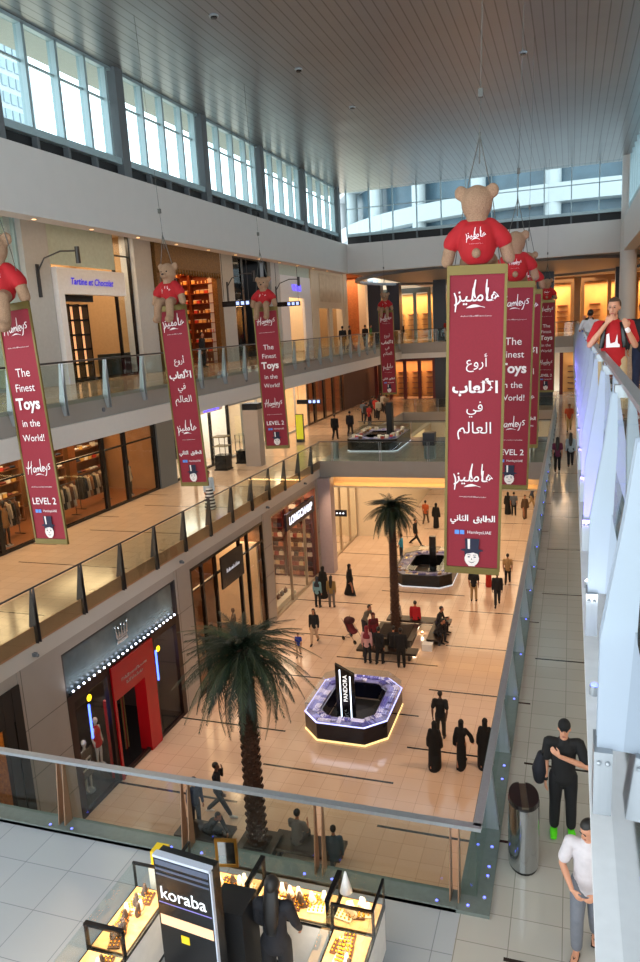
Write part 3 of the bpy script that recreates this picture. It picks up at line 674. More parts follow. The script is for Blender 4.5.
b = MB(); b.box(-3.8, 3.8, 0, .2, 3.2, 6.3); b.box(-3.8, -3.2, 0, .2, 0, 3.2); b.box(-.6, .3, 0, .2, 0, 3.2); b.box(3.2, 3.8, 0, .2, 0, 3.2); b.build('facade', cream, cf)
b = MB(); b.box(-2.9, 2.9, -.04, 0, 3.7, 5.9); b.build('picture_panel', mat('picture_relief', '#b59a78', .6, var=.4, scale=2, c2='#e0d0b4'), cf)

# ---- far end shops
def end_shop(x0, x1, z0, z1, y, n, colr, power, label, ll):
    o = empty('end_shopfront', ((x0+x1)/2, y, z0), 0, label, 'shopfront'); w = (x1-x0)/2
    b = MB(); b.box(-w, w, 0, .2, z1-z0-.5, z1-z0)
    for k in range(n+1): xx = -w+.15+(2*w-.3)*k/n; b.box(xx-.16, xx+.16, 0, .25, 0, z1-z0-.5)
    b.build('frame', colr, o)
    b = MB(); b.box(-w, w, 2.9, 3., 0, z1-z0-.5); b.build('back_panel', mat('honey_panel', '#d9a763', .5, var=.3, scale=.7), o)
    for k in range(n):
        xx = -w+.15+(2*w-.3)*(k+.5)/n
        b = MB(); [b.box(xx-.5, xx+.5, 2.4, 2.9, .3+.55*q, .34+.55*q) for q in range(5)]; b.build('shelf', maroon, o)
    area('shop_light', ((x0+x1)/2, y+1.5, z1-.6), (x1-x0-.5, 2), power, ll)
    return o
end_shop(-19.3, -13.2, L3, 17.4, 74.5, 4, mat('grey_green', '#6c7a78', .4), 560, 'farthest level three shopfront behind the small far banner', WARM)
end_shop(-13, -6.5, L3, 17.4, 74.5, 4, mat('grey_green', '#6c7a78', .4), 620, 'far level three shopfront with grey uprights and honey-lit windows', WARM)
end_shop(-5.5, 0.2, L3, 17.4, 74.5, 3, mat('honey_frame', '#a8743a', .4), 620, 'far level three honey-lit shopfront beside the red-shirted man', WARM)
end_shop(0.8, 8, L3, 17.4, 74.5, 3, mat('honey_frame', '#a8743a'), 620, 'far level three honey-lit shopfront behind the walking couple', WARM)
end_shop(-1, 5.8, L2, 11, 74, 3, maroon, 90, 'dim far shopfront closing the long walkway', (1, .6, .35))
end_shop(-18.8, -12.6, L2, 10.8, 73, 4, maroon, 260, 'far level two shopfront behind the crowd with red-lit shelves', (1, .5, .28))
end_shop(-12, -5, L2, 11, 74, 4, maroon, 420, 'far level two shopfront with warm red-lit windows', (1, .5, .25))
t = scribble(1.4, .35, 6, 9); t.v = [(x-2.6, y+74.45, z+16.9) for x, y, z in t.v]; o = t.build('sign_letters', mat('sign_white', '#ffffff')); tag(o, 'white sign letters above the honey-lit shop at the far end', 'shop sign')
for i, (x, w) in enumerate(((-10.8, .55), (-16.6, .6), (-14.9, .55), (-2.1, .7), (3.9, .6))):
    b = MB(); b.box(x-w, x+w, 65.4, 66.4, L3, 17.5); b.box(x-w, x+w, 65.4, 66.4, L2, 11.15) if x > -13 else None
    struct('column', b, dcol)
# glow in bag-and-gift shops on the right of level three
b = MB(); b.box(8.5, 8.9, 6, 70, L3, 17.3); struct('wall_right', b, mat('honey_wall', '#b88a58', .5, var=.3, scale=.5))
area('gallery_light', (5.5, 25, 17.3), (1.2, 40), 700, WARM2)

# ------------------------------------------------------------ balustrades
def balustrade(label, axis, c, a, b_, z, posts, out, rail='flat', drop=.45, pm=None, skirt=.35, wd=.3):
    """axis 'y' or 'x' is the run; c the other coordinate; out = +1/-1 side of the void; posts = list of run positions"""
    o = empty('balustrade', (0, 0, 0), 0, label, 'balustrade'); pm = pm or dsteel
    P = (lambda r, s, zz: (c+s*out, r, zz)) if axis == 'y' else (lambda r, s, zz: (r, c+s*out, zz))
    b = MB()
    if rail == 'flat': b.bar(P(a, 0, z+1.1), P(b_, 0, z+1.1), .11, .05)
    else: b.tube([P(a, 0, z+1.1), P(b_, 0, z+1.1)], [.028]*2, 8)
    b.build('handrail', steel if rail == 'flat' else dsteel, o)
    e = [a]+[p for p in posts if a < p < b_]+[b_]
    for p0, p1 in zip(e, e[1:]):
        b = MB(); g = .06; q0, q1 = P(p0+g, .02, z-skirt), P(p1-g, .032, z+1.04)
        b.box(min(q0[0], q1[0]), max(q0[0], q1[0]), min(q0[1], q1[1]), max(q0[1], q1[1]), z-skirt, z+1.05); b.build('glass_panel', gl_r, o)
    for p in posts:
        b = MB()
        for d in (-.055, .055):
            pts = [(-.02, z+1.08), (.03, z+1.08), (.05, z-drop), (.05-wd*.5, z-drop), (.05-wd, z+.0)]
            f = [P(p+d-.008, s, zz) for s, zz in pts]+[P(p+d+.008, s, zz) for s, zz in pts]; n = 5
            b.add(f, [list(range(n))[::-1], list(range(n, 2*n))]+[(i, (i+1) % n, n+(i+1) % n, n+i) for i in range(n)])
        b.build('post', pm, o)
    return o
balustrade('level two glass balustrade with dark tapered posts along the shopping gallery', 'y', VX+.09, 8.6, 39.2, L2, [11+2.06*k for k in range(14)], 1, 'round', pm=dsteel, wd=.26)
balustrade('level three glass balustrade with steel posts in front of the boutiques', 'y', VX+.1, -1, 61.8, L3, [11.2+2.08*k for k in range(25)], 1, 'round', pm=steel, wd=.2, drop=.4, skirt=.1)
balustrade('steel-railed glass balustrade beside the jewellery kiosk deck', 'x', 8.42, VX, -1.0, L2, [-11.7, -9.6, -7.45, -5.27, -3.2, -1.34], 1, 'flat', pm=mat('warm_tint_steel', '#9a7a62', .3, metal=.5), drop=.1, skirt=.02, wd=.2)  # steel posts, their warm reflection put into the base colour
balustrade('long steel-railed glass balustrade of the walkway with the black-shirted man', 'y', RX, 8.42, 60, L2, [9.9+2.06*k for k in range(24)], -1, 'flat', pm=steel, drop=.3, skirt=.1, wd=.2)
balustrade('glass balustrade of the middle bridge before the perfume kiosk', 'x', 39.4, VX, -1.1, L2, [-12.8, -10, -7.3, -4.5, -2], -1, 'round', pm=steel, wd=.1, skirt=.3)
balustrade('glass balustrade at the far edge of the middle bridge', 'x', 47.9, VX, -1.1, L2, [-12.8, -10, -7.3, -4.5, -2], 1, 'round', pm=steel, wd=.1, skirt=.3)
balustrade('glass balustrade across the far end of level three', 'x', 62.1, VX, .42, L3, [-12.5+1.9*k for k in range(7)], -1, 'round', pm=steel, wd=.1, skirt=.1)
balustrade('glass balustrade across the far end of level two', 'x', 62.1, VX, -1.1, L2, [-12.5+1.9*k for k in range(6)], -1, 'round', pm=steel, wd=.1, skirt=.1)
# granite kerbs with blue floor lights
b = MB(); b.box(VX, -1.3, 8.16, 8.5, L2, L2+.05); b.box(-1.3, -.88, 8.16, 60, L2, L2+.05); b.box(VX, -1.3, 8.16, 8.2, L2, L2+.07); struct('kerb', b, kerbm)
led = mat('blue_led', '#6f7dff', .4, emit='#4a54ff', es=7)
def fl_led(x, y, lb):
    b = MB(); b.cyl(0, 0, 0, .012, .028, n=12, m=1); b.ball((0, 0, .012), (.016, .016, .01), n=10, k=6, m=0)
    return tag(b.build('floor_light', [led, steel], loc=(x, y, L2+.05)), lb, 'floor light', 'blue floor lights in the kerb')
for x, y in ((-9.85, 8.26), (-9.4, 8.26), (-7.64, 8.24), (-7.24, 8.24), (-5.5, 8.26), (-5.0, 8.26), (-3.4, 8.25), (-3.0, 8.25), (-1.56, 8.24), (-1.16, 8.26)): fl_led(x, y, 'small blue floor light set in the kerb of the kiosk deck')
yy = [8.45, 8.85, 9.03, 9.44, 11.1, 11.49]+[9.9+2.06*k+d for k in range(1, 14) for d in (-.2, .2) if 9.9+2.06*k > 12.5]
for y in yy: fl_led(-.97, y, 'small blue floor light set in the kerb of the long walkway')

# ---- level three near-side balustrade with frosted fins
nb = empty('balustrade', (0, 0, 0), 0, 'near balustrade with frosted lit fins and a broad steel handrail on level three', 'balustrade')
b = MB(); b.bar((.425, .5, 13.43), (.425, 62, 13.43), .08, .04); b.build('handrail', steel, nb)
b = MB(); b.box(.405, .42, .5, 62, 12.2, 13.38); b.build('glass_panel', gl_r, nb)
frost = bpy.data.materials.new('frosted_acrylic'); frost.use_nodes = True
fb = frost.node_tree.nodes['Principled BSDF']; fb.inputs['Base Color'].default_value = lin('#b4bfcc'); fb.inputs['Roughness'].default_value = .35
fb.inputs['Subsurface Weight'].default_value = 0; fb.inputs['Transmission Weight'].default_value = .25; fb.inputs['IOR'].default_value = 1.2
fin_y = [4.0+2.45*k for k in range(24)]
for i, y in enumerate(fin_y):
    for d in (-.06, .06):
        b = MB(); b.prism([(.32, 13.36), (.36, 13.36), (.37, 12.95), (.33, 11.65), (.165, 11.65), (.17, 12.3), (.27, 12.95)], y+d-.008, y+d+.008, 'y'); b.build('fin', frost, nb)
    if i < 10:
        b = MB(); b.box(.15, .245, y-.12, y+.12, 11.28, 11.66); cp_ = b.build('clamp', steel, nb)
        b = MB(); [b.ball((.175+q*.045, y-.125, 11.6), .014, n=8, k=6) for q in range(2)]; b.build('bolt', steel, cp_)
        b = MB(); b.box(.34, .41, y-.05, y+.05, 13.32, 13.42); b.build('bracket', steel, nb)
mirror = mat('polished_steel', '#c6c9cc', .06, metal=1, var=.02)
b = MB(); b.prism([(.27, 11.06), (.34, 12.35), (.42, 12.35), (.42, 11.06)], -2, 62, 'y'); struct('trim_5', b, mirror)
b = MB(); b.box(.15, .42, -2, 62, 11.0, 11.06); struct('trim_6', b, mat('flange_white', '#ecedef', .4))
for i, y in list(enumerate(fin_y[:14]))[1:]:
    c = empty('fin_light', (.21, y-.75, 11.09), 0, 'small uplight between the frosted fins of the near balustrade', 'light', 'uplights between the frosted fins')
    b = MB(); b.cyl(0, 0, -.03, .05, .035, n=10, m=1); b.ball((0, 0, .05), (.03, .03, .02), n=8, k=6, m=0); b.build('housing', [led if i % 2 or i > 2 else white_led, steel], c)
    l = bpy.data.lights.new('uplight', 'SPOT'); l.spot_size = R(64); l.spot_blend = .5; l.energy = 22 if i < 2 else 95; l.color = (.85, .9, 1) if i < 2 else (.30, .18, 1); l.shadow_soft_size = .04
    lo = bpy.data.objects.new('uplight', l); lo.location = (.20, y-.75, 11.35); lo.rotation_euler = Vector((.08, .75, .95)).to_track_quat('-Z', 'Y').to_euler(); C.objects.link(lo)

# ------------------------------------------------------------ bins
def oval(b, x0, rx, ry, z0, z1, m=0, n=28):
    b.add([(math.cos(2*pi*i/n)*rx, math.sin(2*pi*i/n)*ry, z) for z in (z0, z1) for i in range(n)], [(i, (i+1) % n, n+(i+1) % n, n+i) for i in range(n)], m, True)
    b.add([(math.cos(2*pi*i/n)*rx, math.sin(2*pi*i/n)*ry, z1) for i in range(n)], [list(range(n))], m); return b
bn = empty('waste_bin', (-.53, 9.33, L2), R(8), 'tall oval steel waste bin beside the black-shirted man', 'bin')
b = MB(); oval(b, 0, .21, .30, .04, .98); b.build('body', mat('bin_steel', '#b9bdc1', .12, metal=1, var=.03), bn)
b = MB(); oval(b, 0, .2, .29, 0, .04); b.build('plinth', black, bn)
b = MB()
oval(b, 0, .2, .285, .98, 1.0, 0)
for s in (-1, 1):
    n = 14; pts = [(s*(.045+.155*math.sin(pi*i/n)), .28*math.cos(pi*i/n)) for i in range(n+1)]
    if s < 0: pts = pts[::-1]
    b.prism(pts[::-1], 1.0, 1.05, 'z', 0)
b.build('lid', mat('bin_lid', '#17100f', .3), bn)
b = MB(); b.box(-.045, .045, -.27, .27, 1.0, 1.035); b.build('chute_flap', mat('bronze_flap', '#6d6355', .35, metal=.8), bn)
b2_ = empty('waste_bin', (-7.4, 40.4, L2), 0, 'square dark waste bin with louvred base on the middle bridge', 'bin')
b = MB(); b.box(-.33, .33, -.3, .3, .75, 1.45); b.build('body', dcol, b2_)
b = MB(); [b.box(-.27+k*.09, -.22+k*.09, -.27, .27, 0, .75) for k in range(7)]; b.build('louvre', steel, b2_)
b3_ = empty('waste_bin', (-12.9, 40.3, L2), 0, 'slim steel waste bin at the gallery corner of the middle bridge', 'bin')
b = MB(); b.cyl(0, 0, 0, .95, .2); b.build('body', steel, b3_); b = MB(); b.cyl(0, 0, .95, 1.0, .21); b.build('lid', black, b3_)

# ------------------------------------------------------------ palms
def palm(label, loc, trunk_top, crown_r, n, trunk_r, scale=1, seed=3):
    rnd = random.Random(seed)
    o = empty('palm_tree', loc, 0, label, 'palm tree')
    b = MB(); N = int(trunk_top/.11); z = 0
    pts = []; rad = []
    for k in range(N+1):
        z = trunk_top*k/N; t = k/N; r = trunk_r*(1.15-.35*t+.25*(t > .93)); pts += [(0.02*math.sin(k), 0, z)]; rad += [r*(1.0 if k % 2 else .88)]
    b.tube(pts, rad, 12)
    for k in range(1, N):   # cut leaf bases
        z = trunk_top*k/N
        for q in range(7):
            a = q*2*pi/7+(k % 2)*pi/7; r = trunk_r*(1.1-.35*k/N)
            p = Vector((math.cos(a)*r, math.sin(a)*r, z)); d = Vector((math.cos(a), math.sin(a), 1.5)).normalized()
            b.bar(p-d*.04, p+d*.07*scale, .075*scale, .03, up=(math.cos(a), math.sin(a), 0))
    b.build('trunk', mat('palm_bark', '#4a2e1e', .85, var=.4, scale=9, bump=.6), o)
    gm = mat('palm_green', '#1f3320', .5, var=.5, scale=5, c2='#0e1a10'); gm2 = mat('palm_pale', '#3d4a2a', .5, var=.4)
    meshes = []
    def frond(L, droop):
        b = MB(); m = 12; P = []
        for i in range(m+1):
            t = i/m; P.append(Vector((L*(t-.18*t*t*droop), 0, L*(.42*t-(.55+.42*droop)*t*t))))
        b.tube(P, [.022*scale*(1-.8*i/m) for i in range(m+1)], 5)
        for i in range(1, 40):
            t = .08+.92*i/40; j = min(int(t*m), m-1); u = t*m-j; p = P[j].lerp(P[j+1], u); tg = (P[j+1]-P[j]).normalized()
            ll = .42*scale*(math.sin(pi*min(1, .12+t*.86))**.6)*(1-.3*t)
            for s in (-1, 1):
                d = (Vector((0, s, 0))*.75+tg*.75+Vector((0, 0, -.25-.35*droop*t+rnd.uniform(-.45, .45)))).normalized()
                w = tg.cross(d).cross(d).normalized()*.009*scale
                e = p+d*ll
                b.add([p-w, p+w, p.lerp(e, .6)+w*.8+Vector((0, 0, -.01)), e+Vector((0, 0, -.05*ll)), p.lerp(e, .6)-w*.8+Vector((0, 0, -.01))], [(0, 1, 2, 3, 4)], 0)
        return b
    protos = []
    for k in range(5): protos.append(frond(crown_r*(1+.06*k), .5+.25*k))
    done = {}
    for k in range(n):
        lev = k/n; q = k % 5; a = k*2.399+rnd.uniform(-.15, .15)
        el = 1.15-1.75*lev+rnd.uniform(-.1, .1)
        if q not in done: ob = protos[q].build('frond', gm if q < 4 else gm2, o); done[q] = ob
        else: ob = bpy.data.objects.new('frond', done[q].data); C.objects.link(ob); ob.parent = o
        ob.location = (0, 0, trunk_top-.05-.25*lev*scale)
        ob.rotation_euler = Matrix.Rotation(a, 3, 'Z').to_4x4().to_3x3().__matmul__(Matrix.Rotation(-el, 3, 'Y')).to_euler()
        s_ = 1-.12*(lev < .15); ob.scale = (s_, s_, s_)
    return o
palm('large date palm whose dark crown rises before the amber shop', (-7.85, 15.9, .45), 5.5, 1.62, 92, .23, 1.0)
palm('smaller date palm in front of the lit back wall between two kiosks', (-7.3, 30.4, .45), 5.75, 1.12, 84, .18, .75, 5)
dkw = mat('bench_wood', '#241a17', .35)
def planter(label, loc, w):
    o = empty('palm_planter', loc, 0, label, 'planter')
    b = MB(); b.box(-w, w, -w, w, 0, .42); b.build('box', blackm, o); b = MB(); b.box(-w-.12, w+.12, -w-.12, w+.12, .42, .47)
    b.build('rim', dkw, o); b = MB(); b.box(-w+.1, w-.1, -w+.1, w-.1, .47, .5); b.build('soil', mat('soil', '#2a1d14', .9, bump=1, scale=30), o)
    return o
planter('dark square planter of the large palm', (-7.85, 15.9, 0), .4); planter('dark square planter of the smaller palm', (-7.3, 30.4, 0), .8)
def bench(label, loc, w, d, rz=0, h=.37):
    o = empty('bench', loc, rz, label, 'bench')
    b = MB(); b.box(-w/2, w/2, -d/2, d/2, h-.1, h); b.build('seat', dkw, o)
    for s in (-1, 1): b = MB(); b.box(s*w*.38-.05, s*w*.38+.05, -d*.4, d*.4, 0, h-.1); b.build('leg', dsteel, o)
    return o
bench('dark bench beside the large palm with the grey-shirted man', (-6.55, 16.3, 0), 2.0, .75)
bench('dark bench by the large palm under the crouching figure', (-9.55, 16.1, 0), 1.6, .75)
bench('dark bench seen behind the brass-lit front railing post', (-5.9, 15.3, 0), 1.3, .6) if False else None
bench('dark bench behind the smaller palm with the red-shirted sitter', (-6.6, 32.2, 0), 3.0, .6)
bench('dark bench before the smaller palm beneath the group in black', (-7.3, 28.7, 0), 2.6, .6)
bench('dark bench beside the smaller palm with the phone-reading sitters', (-5.55, 31.1, 0), .6, 2.2)
for i, (x, y) in enumerate(((-8.3, 29.4), (-6.3, 29.5), (-8.3, 31.4), (-6.3, 31.4))):
    b = MB(); b.cyl(0, 0, 0, .05, .07, n=12, m=1); b.ball((0, 0, .06), .06, n=10, k=6)
    tag(b.build('planter_lamp', [lampw, dsteel], loc=(x, y, .002)), 'small warm lamp on the floor at a corner of the smaller palm planter', 'lamp', 'lamps around the smaller palm')
    l = bpy.data.lights.new('planter_glow', 'POINT'); l.energy = 6; l.color = WARM2; l.shadow_soft_size = .08; lo = bpy.data.objects.new('planter_glow', l); lo.location = (x, y, .25); C.objects.link(lo)

# ------------------------------------------------------------ banners and bears
bred = mat('banner_red', '#8c1b2c', .75, var=.08, scale=40); white_ink = mat('white_ink', '#f2e6e6', .7, var=.01)
ink_navy = mat('ink_navy', '#1c1e38', .7); skin_ink = mat('ink_cream', '#f0e2dc', .7)
fur = mat('bear_fur', '#a88468', .95, var=.25, scale=60, bump=.8); tee = mat('bear_tee', '#ac1019', .8, var=.08)
W_, H_ = .90, 5.14
def T(b, x, z, m=0):
    r = MB(); r.v = [(v[0]+x, v[1]-.004, v[2]+z) for v in b.v]; r.f = b.f; r.m = [m]*len(b.f); r.sm = b.sm; return r
def swoosh(w, th, x, z):
    b = MB(); n = 10; pts = []
    for i in range(n+1): t = i/n; pts.append((x-w/2+w*t, z+.03*math.sin(pi*t)+.01*t+th*.5*math.sin(pi*min(1, t*1.3))))
    for i in range(n, -1, -1): t = i/n; pts.append((x-w/2+w*t, z+.03*math.sin(pi*t)-th*.5*math.sin(pi*min(1, t*1.3))))
    b.add([(p[0], -.006, p[1]) for p in pts], [(i, i+1, 2*n+1-i-1, 2*n+1-i) for i in range(n)]); return b
def stroke(pts, w):
    """a pen stroke in the local XZ plane"""
    b = MB(); P = [Vector((p[0], p[1])) for p in pts]
    Q = []
    for i in range(len(P)-1):
        p0, p1, p2, p3 = P[max(i-1, 0)], P[i], P[i+1], P[min(i+2, len(P)-1)]
        for k in range(5):
            t = k/5; Q.append(.5*((2*p1)+(p2-p0)*t+(2*p0-5*p1+4*p2-p3)*t*t+(3*p1-p0-3*p2+p3)*t**3))
    Q.append(P[-1]); n = len(Q); vs = []
    for i in range(n):
        d = (Q[min(i+1, n-1)]-Q[max(i-1, 0)]); d = d.normalized() if d.length else Vector((1, 0)); nn = Vector((-d.y, d.x))
        ww = w*(.6+.4*math.sin(pi*i/(n-1)))
        vs += [(Q[i].x+nn.x*ww/2, -.006, Q[i].y+nn.y*ww/2), (Q[i].x-nn.x*ww/2, -.006, Q[i].y-nn.y*ww/2)]
    b.add(vs, [(2*i, 2*i+1, 2*i+3, 2*i+2) for i in range(n-1)]); return b
def logo_en(w):
    """handwritten Hamleys, w wide"""
    S = []; k = w/5.6; lw = .13
    raw = [[(.2, -.3), (.35, .5), (.6, 1.5), (.75, 1.9)], [(-.05, .9), (.5, .65), (1.1, 1.0), (1.35, 1.2)], [(1.35, 1.9), (1.15, 1.0), (1.0, 0.1), (1.0, -.35)],
           [(1.95, .75), (1.6, .65), (1.45, .25), (1.65, 0), (1.95, .35), (2.0, .7), (1.95, .1), (2.15, 0)], [(2.2, .65), (2.25, 0)], [(2.25, .3), (2.5, .7), (2.6, .45), (2.6, .02)], [(2.6, .35), (2.85, .7), (2.98, .4), (3.0, .05)],
           [(3.25, 2.1), (3.2, 1.0), (3.2, .1), (3.4, 0)], [(3.5, .35), (3.85, .45), (3.85, .75), (3.6, .75), (3.5, .3), (3.7, 0), (4.0, .15)],
           [(4.05, .75), (4.15, .35), (4.35, .3)], [(4.6, .85), (4.45, .2), (4.2, -.6), (3.95, -.75)], [(5.35, 1.1), (5.0, 1.1), (4.9, .85), (5.15, .6), (5.1, .3), (4.75, .25)]]
    bs = []
    for st in raw: bs.append(stroke([((x-2.7)*k, (y-.5)*k+x*k*.06) for x, y in st], lw*k*1.3))
    bs.append(swoosh(w*.34, .02*w/.7, 0.0, -.95*k)); return join(*bs)
def logo_ar(w):
    t = text('\ufeb0\ufef4\ufee0\ufee3\ufe8e\ufeeb', w, None, .008, .15)
    k = w/.8
    extra = [stroke([(-.02*k, .30*k), (-.05*k, .1*k), (-.02*k, -.02*k)], .035*k), stroke([(.18*k, .30*k), (.17*k, .1*k), (.2*k, -.03*k)], .03*k), stroke([(-.40*k, .08*k), (-.36*k, -.05*k), (-.38*k, -.26*k)], .03*k)]
    return join(t, swoosh(w*.42, .05*k, -.02*k, -t.h*.5-.04*k), *extra)
def emblem(h):
    """round-faced gentleman in a striped top hat, the shop's printed mark"""
    b = MB(); k = h
    def poly(pts, m, d): b.add([(x*k, -d, z*k) for x, z in pts], [list(range(len(pts)))], m)
    el = lambda cx, cz, rx, rz, n=20, a0=0, a1=2*pi: [(cx+math.cos(a0+(a1-a0)*i/n)*rx, cz+math.sin(a0+(a1-a0)*i/n)*rz) for i in range(n)]
    poly(el(0, -.2, .25, .3), 0, .005); poly([(-.24, -.18), (-.26, .1), (.26, .1), (.24, -.18), (.2, -.05), (.05, .0), (-.2, -.06)], 1, .007)
    poly([(-.22, .1), (-.25, .5), (.25, .5), (.22, .1)], 1, .008); poly([(-.38, .06), (-.38, .1), (-.25, .13), (.25, .13), (.38, .1), (.38, .06), (0, .02)], 1, .009)
    poly([(-.14, .13), (-.155, .49), (-.07, .49), (-.07, .13)], 0, .010)
    for s in (-1, 1): poly(el(s*.1, -.16, .045, .022, 10), 1, .010); b.add([(x*k, -.010, z*k) for x, z in [(s*.04, -.1), (s*.16, -.09), (s*.16, -.075), (s*.04, -.08)]], [(0, 1, 2, 3)], 1)
    sm = [(-.12, -.3), (-.06, -.36), (0, -.38), (.06, -.36), (.12, -.3), (.06, -.34), (0, -.355), (-.06, -.34)]
    poly(sm, 1, .010); poly([(-.015, -.2), (.02, -.26), (-.02, -.26)], 1, .010)
    poly([(-.1, -.5), (.1, -.5), (.13, -.44), (-.13, -.44)], 0, .004)
    return b
def banner(label, x, y, rz, arabic, tilt=0, h=H_):
    z0 = 9.7
    o = empty('hanging_banner', (x, y, z0), rz, label, 'banner'); o.rotation_euler = (0, tilt, rz)
    n = 14; b = MB()
    for side in (0, 1):
        vs = []; 
        for i in range(n+1):
            for xx in (-W_/2, W_/2): vs.append((xx, (-.004 if side == 0 else .004)+.012*math.sin(i*1.1), h*i/n))
        b.add(vs, [((2*i, 2*i+1, 2*i+3, 2*i+2) if side == 0 else (2*i+1, 2*i, 2*i+2, 2*i+3)) for i in range(n)])
    cl_ = b.build('cloth', bred, o)
    b = MB()
    b.box(-W_/2-.02, W_/2+.02, -.03, .03, h-.13, h+.02); b.box(-W_/2-.02, W_/2+.02, -.03, .03, -.06, .06)
    b.box(-W_/2-.03, -W_/2+.015, -.02, .02, 0, h); b.box(W_/2-.015, W_/2+.03, -.02, .02, 0, h); b.build('border', gold, o)
    y_ = lambda b_: xf(b_, Matrix.Translation((0, -.02, 0)))
    if arabic:
        L = [T(logo_ar(.72), 0, 4.66), T(scribble(.5, .022, 34, 2, .008), 0, 4.36), T(text('\ufec9\ufeed\ufead\ufe83', .42, .3), 0.02, 3.6), T(text('\ufe8f\ufe8e\ufecc\ufedf\ufef7\ufe8d', .78, .3, .035), 0, 3.2),
             T(text('\ufef2\ufed3', .48, .27), 0, 2.83), T(text('\ufee2\ufedf\ufe8e\ufecc\ufedf\ufe8d', .7, .3), 0, 2.47), T(logo_ar(.66), 0, 1.66), T(scribble(.46, .02, 30, 5, .008), 0, 1.33),
             T(text('\ufef2\ufee7\ufe8e\ufe9c\ufedf\ufe8d  \ufed6\ufe91\ufe8e\ufec4\ufedf\ufe8d', .76, .24, .03), 0, .92),
             T(stroke([(.228, .085), (.228, .03), (.228, -.03)], .028), 0, .92)]
    else:
        L = [T(logo_en(.74), 0, 4.62), T(scribble(.6, .022, 38, 2, .008), 0, 4.25), T(text('The', .4, .21), 0, 3.72), T(text('Finest', .54, .21), 0, 3.40), T(text('Toys', .7, .33, .03), 0, 3.02),
             T(text('in the', .5, .21), 0, 2.64), T(text('World!', .62, .22), 0, 2.32), T(logo_en(.74), 0, 1.62), T(scribble(.6, .022, 38, 6, .008), 0, 1.24), T(text('LEVEL 2', .68, .18, .01), 0, .92)]
    for l in L: y_(l).build('lettering', white_ink, cl_)
    b = y_(T(text('HamleysUAE', .40, .09), .12, .69)); b.build('web_line', white_ink, o)
    b = MB(); b.box(-.30, -.225, -.03, -.026, .655, .73); b.box(-.21, -.135, -.03, -.026, .655, .73); b.build('social_icon', mat('icon_blue', '#5d8fe0', .6), o)
    e = xf(emblem(.5), Matrix.Translation((0, -.02, .33))); e.build('emblem', [skin_ink, ink_navy], o)
    b = MB(); b.tube([(0, 0, h+1.55), (0, 0, h+2.0)], [.012, .012], 5); b.tube([(0, 0, h+2.0), (0, 0, 22.34-z0)], [.006, .006], 5); b.box(-.035, .035, -.035, .035, h+2.5, h+2.62)
    for s in (-1, 1): b.tube([(s*.22, 0, h+1.0), (0, 0, h+1.95)], [.01, .01], 5); b.tube([(s*W_*.4, .0, h), (s*.22, 0, h+1.0)], [.008, .008], 5)
    b.build('cord', mat('cord_grey', '#5a5a55', .6), o)
    return o
def bear(label, x, y, z, rz, s=1, arabic=True, turn=0):
    """plush bear seated on a bar, front towards local -Y"""
    o = empty('teddy_bear', (x, y, z), rz, label, 'teddy bear'); o.scale = (s, s, s)
    b = MB()
    b.ball((0, .02, .36), (.27, .22, .34), n=20, k=14); b.ball((0, -.01, .96), (.25, .23, .28), n=20, k=14); b.tube([(0, 0, .6), (0, 0, .8)], [.17, .17], 14)
    b.ball((0, -.2, .87), (.12, .1, .09), n=14, k=10)
    for q in (-1, 1):
        b.ball((q*.25, 0.02, 1.13), (.11, .06, .12), n=12, k=10)
        b.tube([(q*.22, 0, .58), (q*.42, -.05, .36), (q*.5, -.09, .08)], [.11, .115, .105], 12)
        b.tube([(q*.13, -.1, .12), (q*.19, -.34, .08), (q*.22, -.4, -.12), (q*.22, -.42, -.34)], [.14, .13, .12, .12], 12); b.ball((q*.22, -.48, -.42), (.12, .16, .11), n=14, k=10)
    b.ball((0, .27, .16), .08, n=12, k=8)
    b.build('body', fur, o, remesh=.028)
    t = MB(); t.tube([(0, .02, .22), (0, .02, .4), (0, .01, .58), (0, 0, .68)], [(.3, .25), (.3, .25), (.27, .22), (.15, .14)], 18)
    for q in (-1, 1): t.tube([(q*.2, 0, .6), (q*.35, -.03, .45), (q*.41, -.05, .36)], [.13, .145, .15], 12)
    sh_ = t.build('shirt', tee, o, remesh=.026)
    e = MB()
    for q in (-1, 1): e.ball((q*.09, -.205, .98), .028, n=8, k=6)
    e.build('eye', black, o); e = MB(); e.ball((0, -.295, .9), (.045, .03, .032), n=10, k=6); e.build('nose', mat('bear_nose', '#3a2018', .5), o)
    t = (logo_ar if arabic else logo_en)(.32); t = join(t, xf(scribble(.22, .012, 18, 3, .004), Matrix.Translation((0, 0, -.13))))
    # lettering curved onto chest and back of the shirt
    fr = MB(); fr.v = [(v[0], -.235+v[0]*v[0]*.9+.02, v[2]+.44) for v in t.v]; fr.f = t.f; fr.m = t.m; fr.sm = t.sm
    bk = MB(); bk.v = [(-v[0], .285-v[0]*v[0]*.9, v[2]+.44) for v in t.v]; bk.f = t.f; bk.m = t.m; bk.sm = t.sm
    join(fr, bk).build('lettering', white_ink, sh_)
    return o
Bn = [(-10.85, 12.97, R(-6), 0, R(-2.6)), (-10.46, 18.94, R(-5), 1, R(-2.6)), (-10.42, 25.48, R(2), 0, R(-1.6)), (-10.86, 45.8, 0, 1, R(-.8)),
      (-1.60, 12.49, R(3), 1, R(1.7)), (-1.48, 19.23, R(4), 0, R(1.8)), (-1.50, 25.65, R(3), 1, R(1.4)), (-1.38, 44.9, R(0), 0, R(.5))]
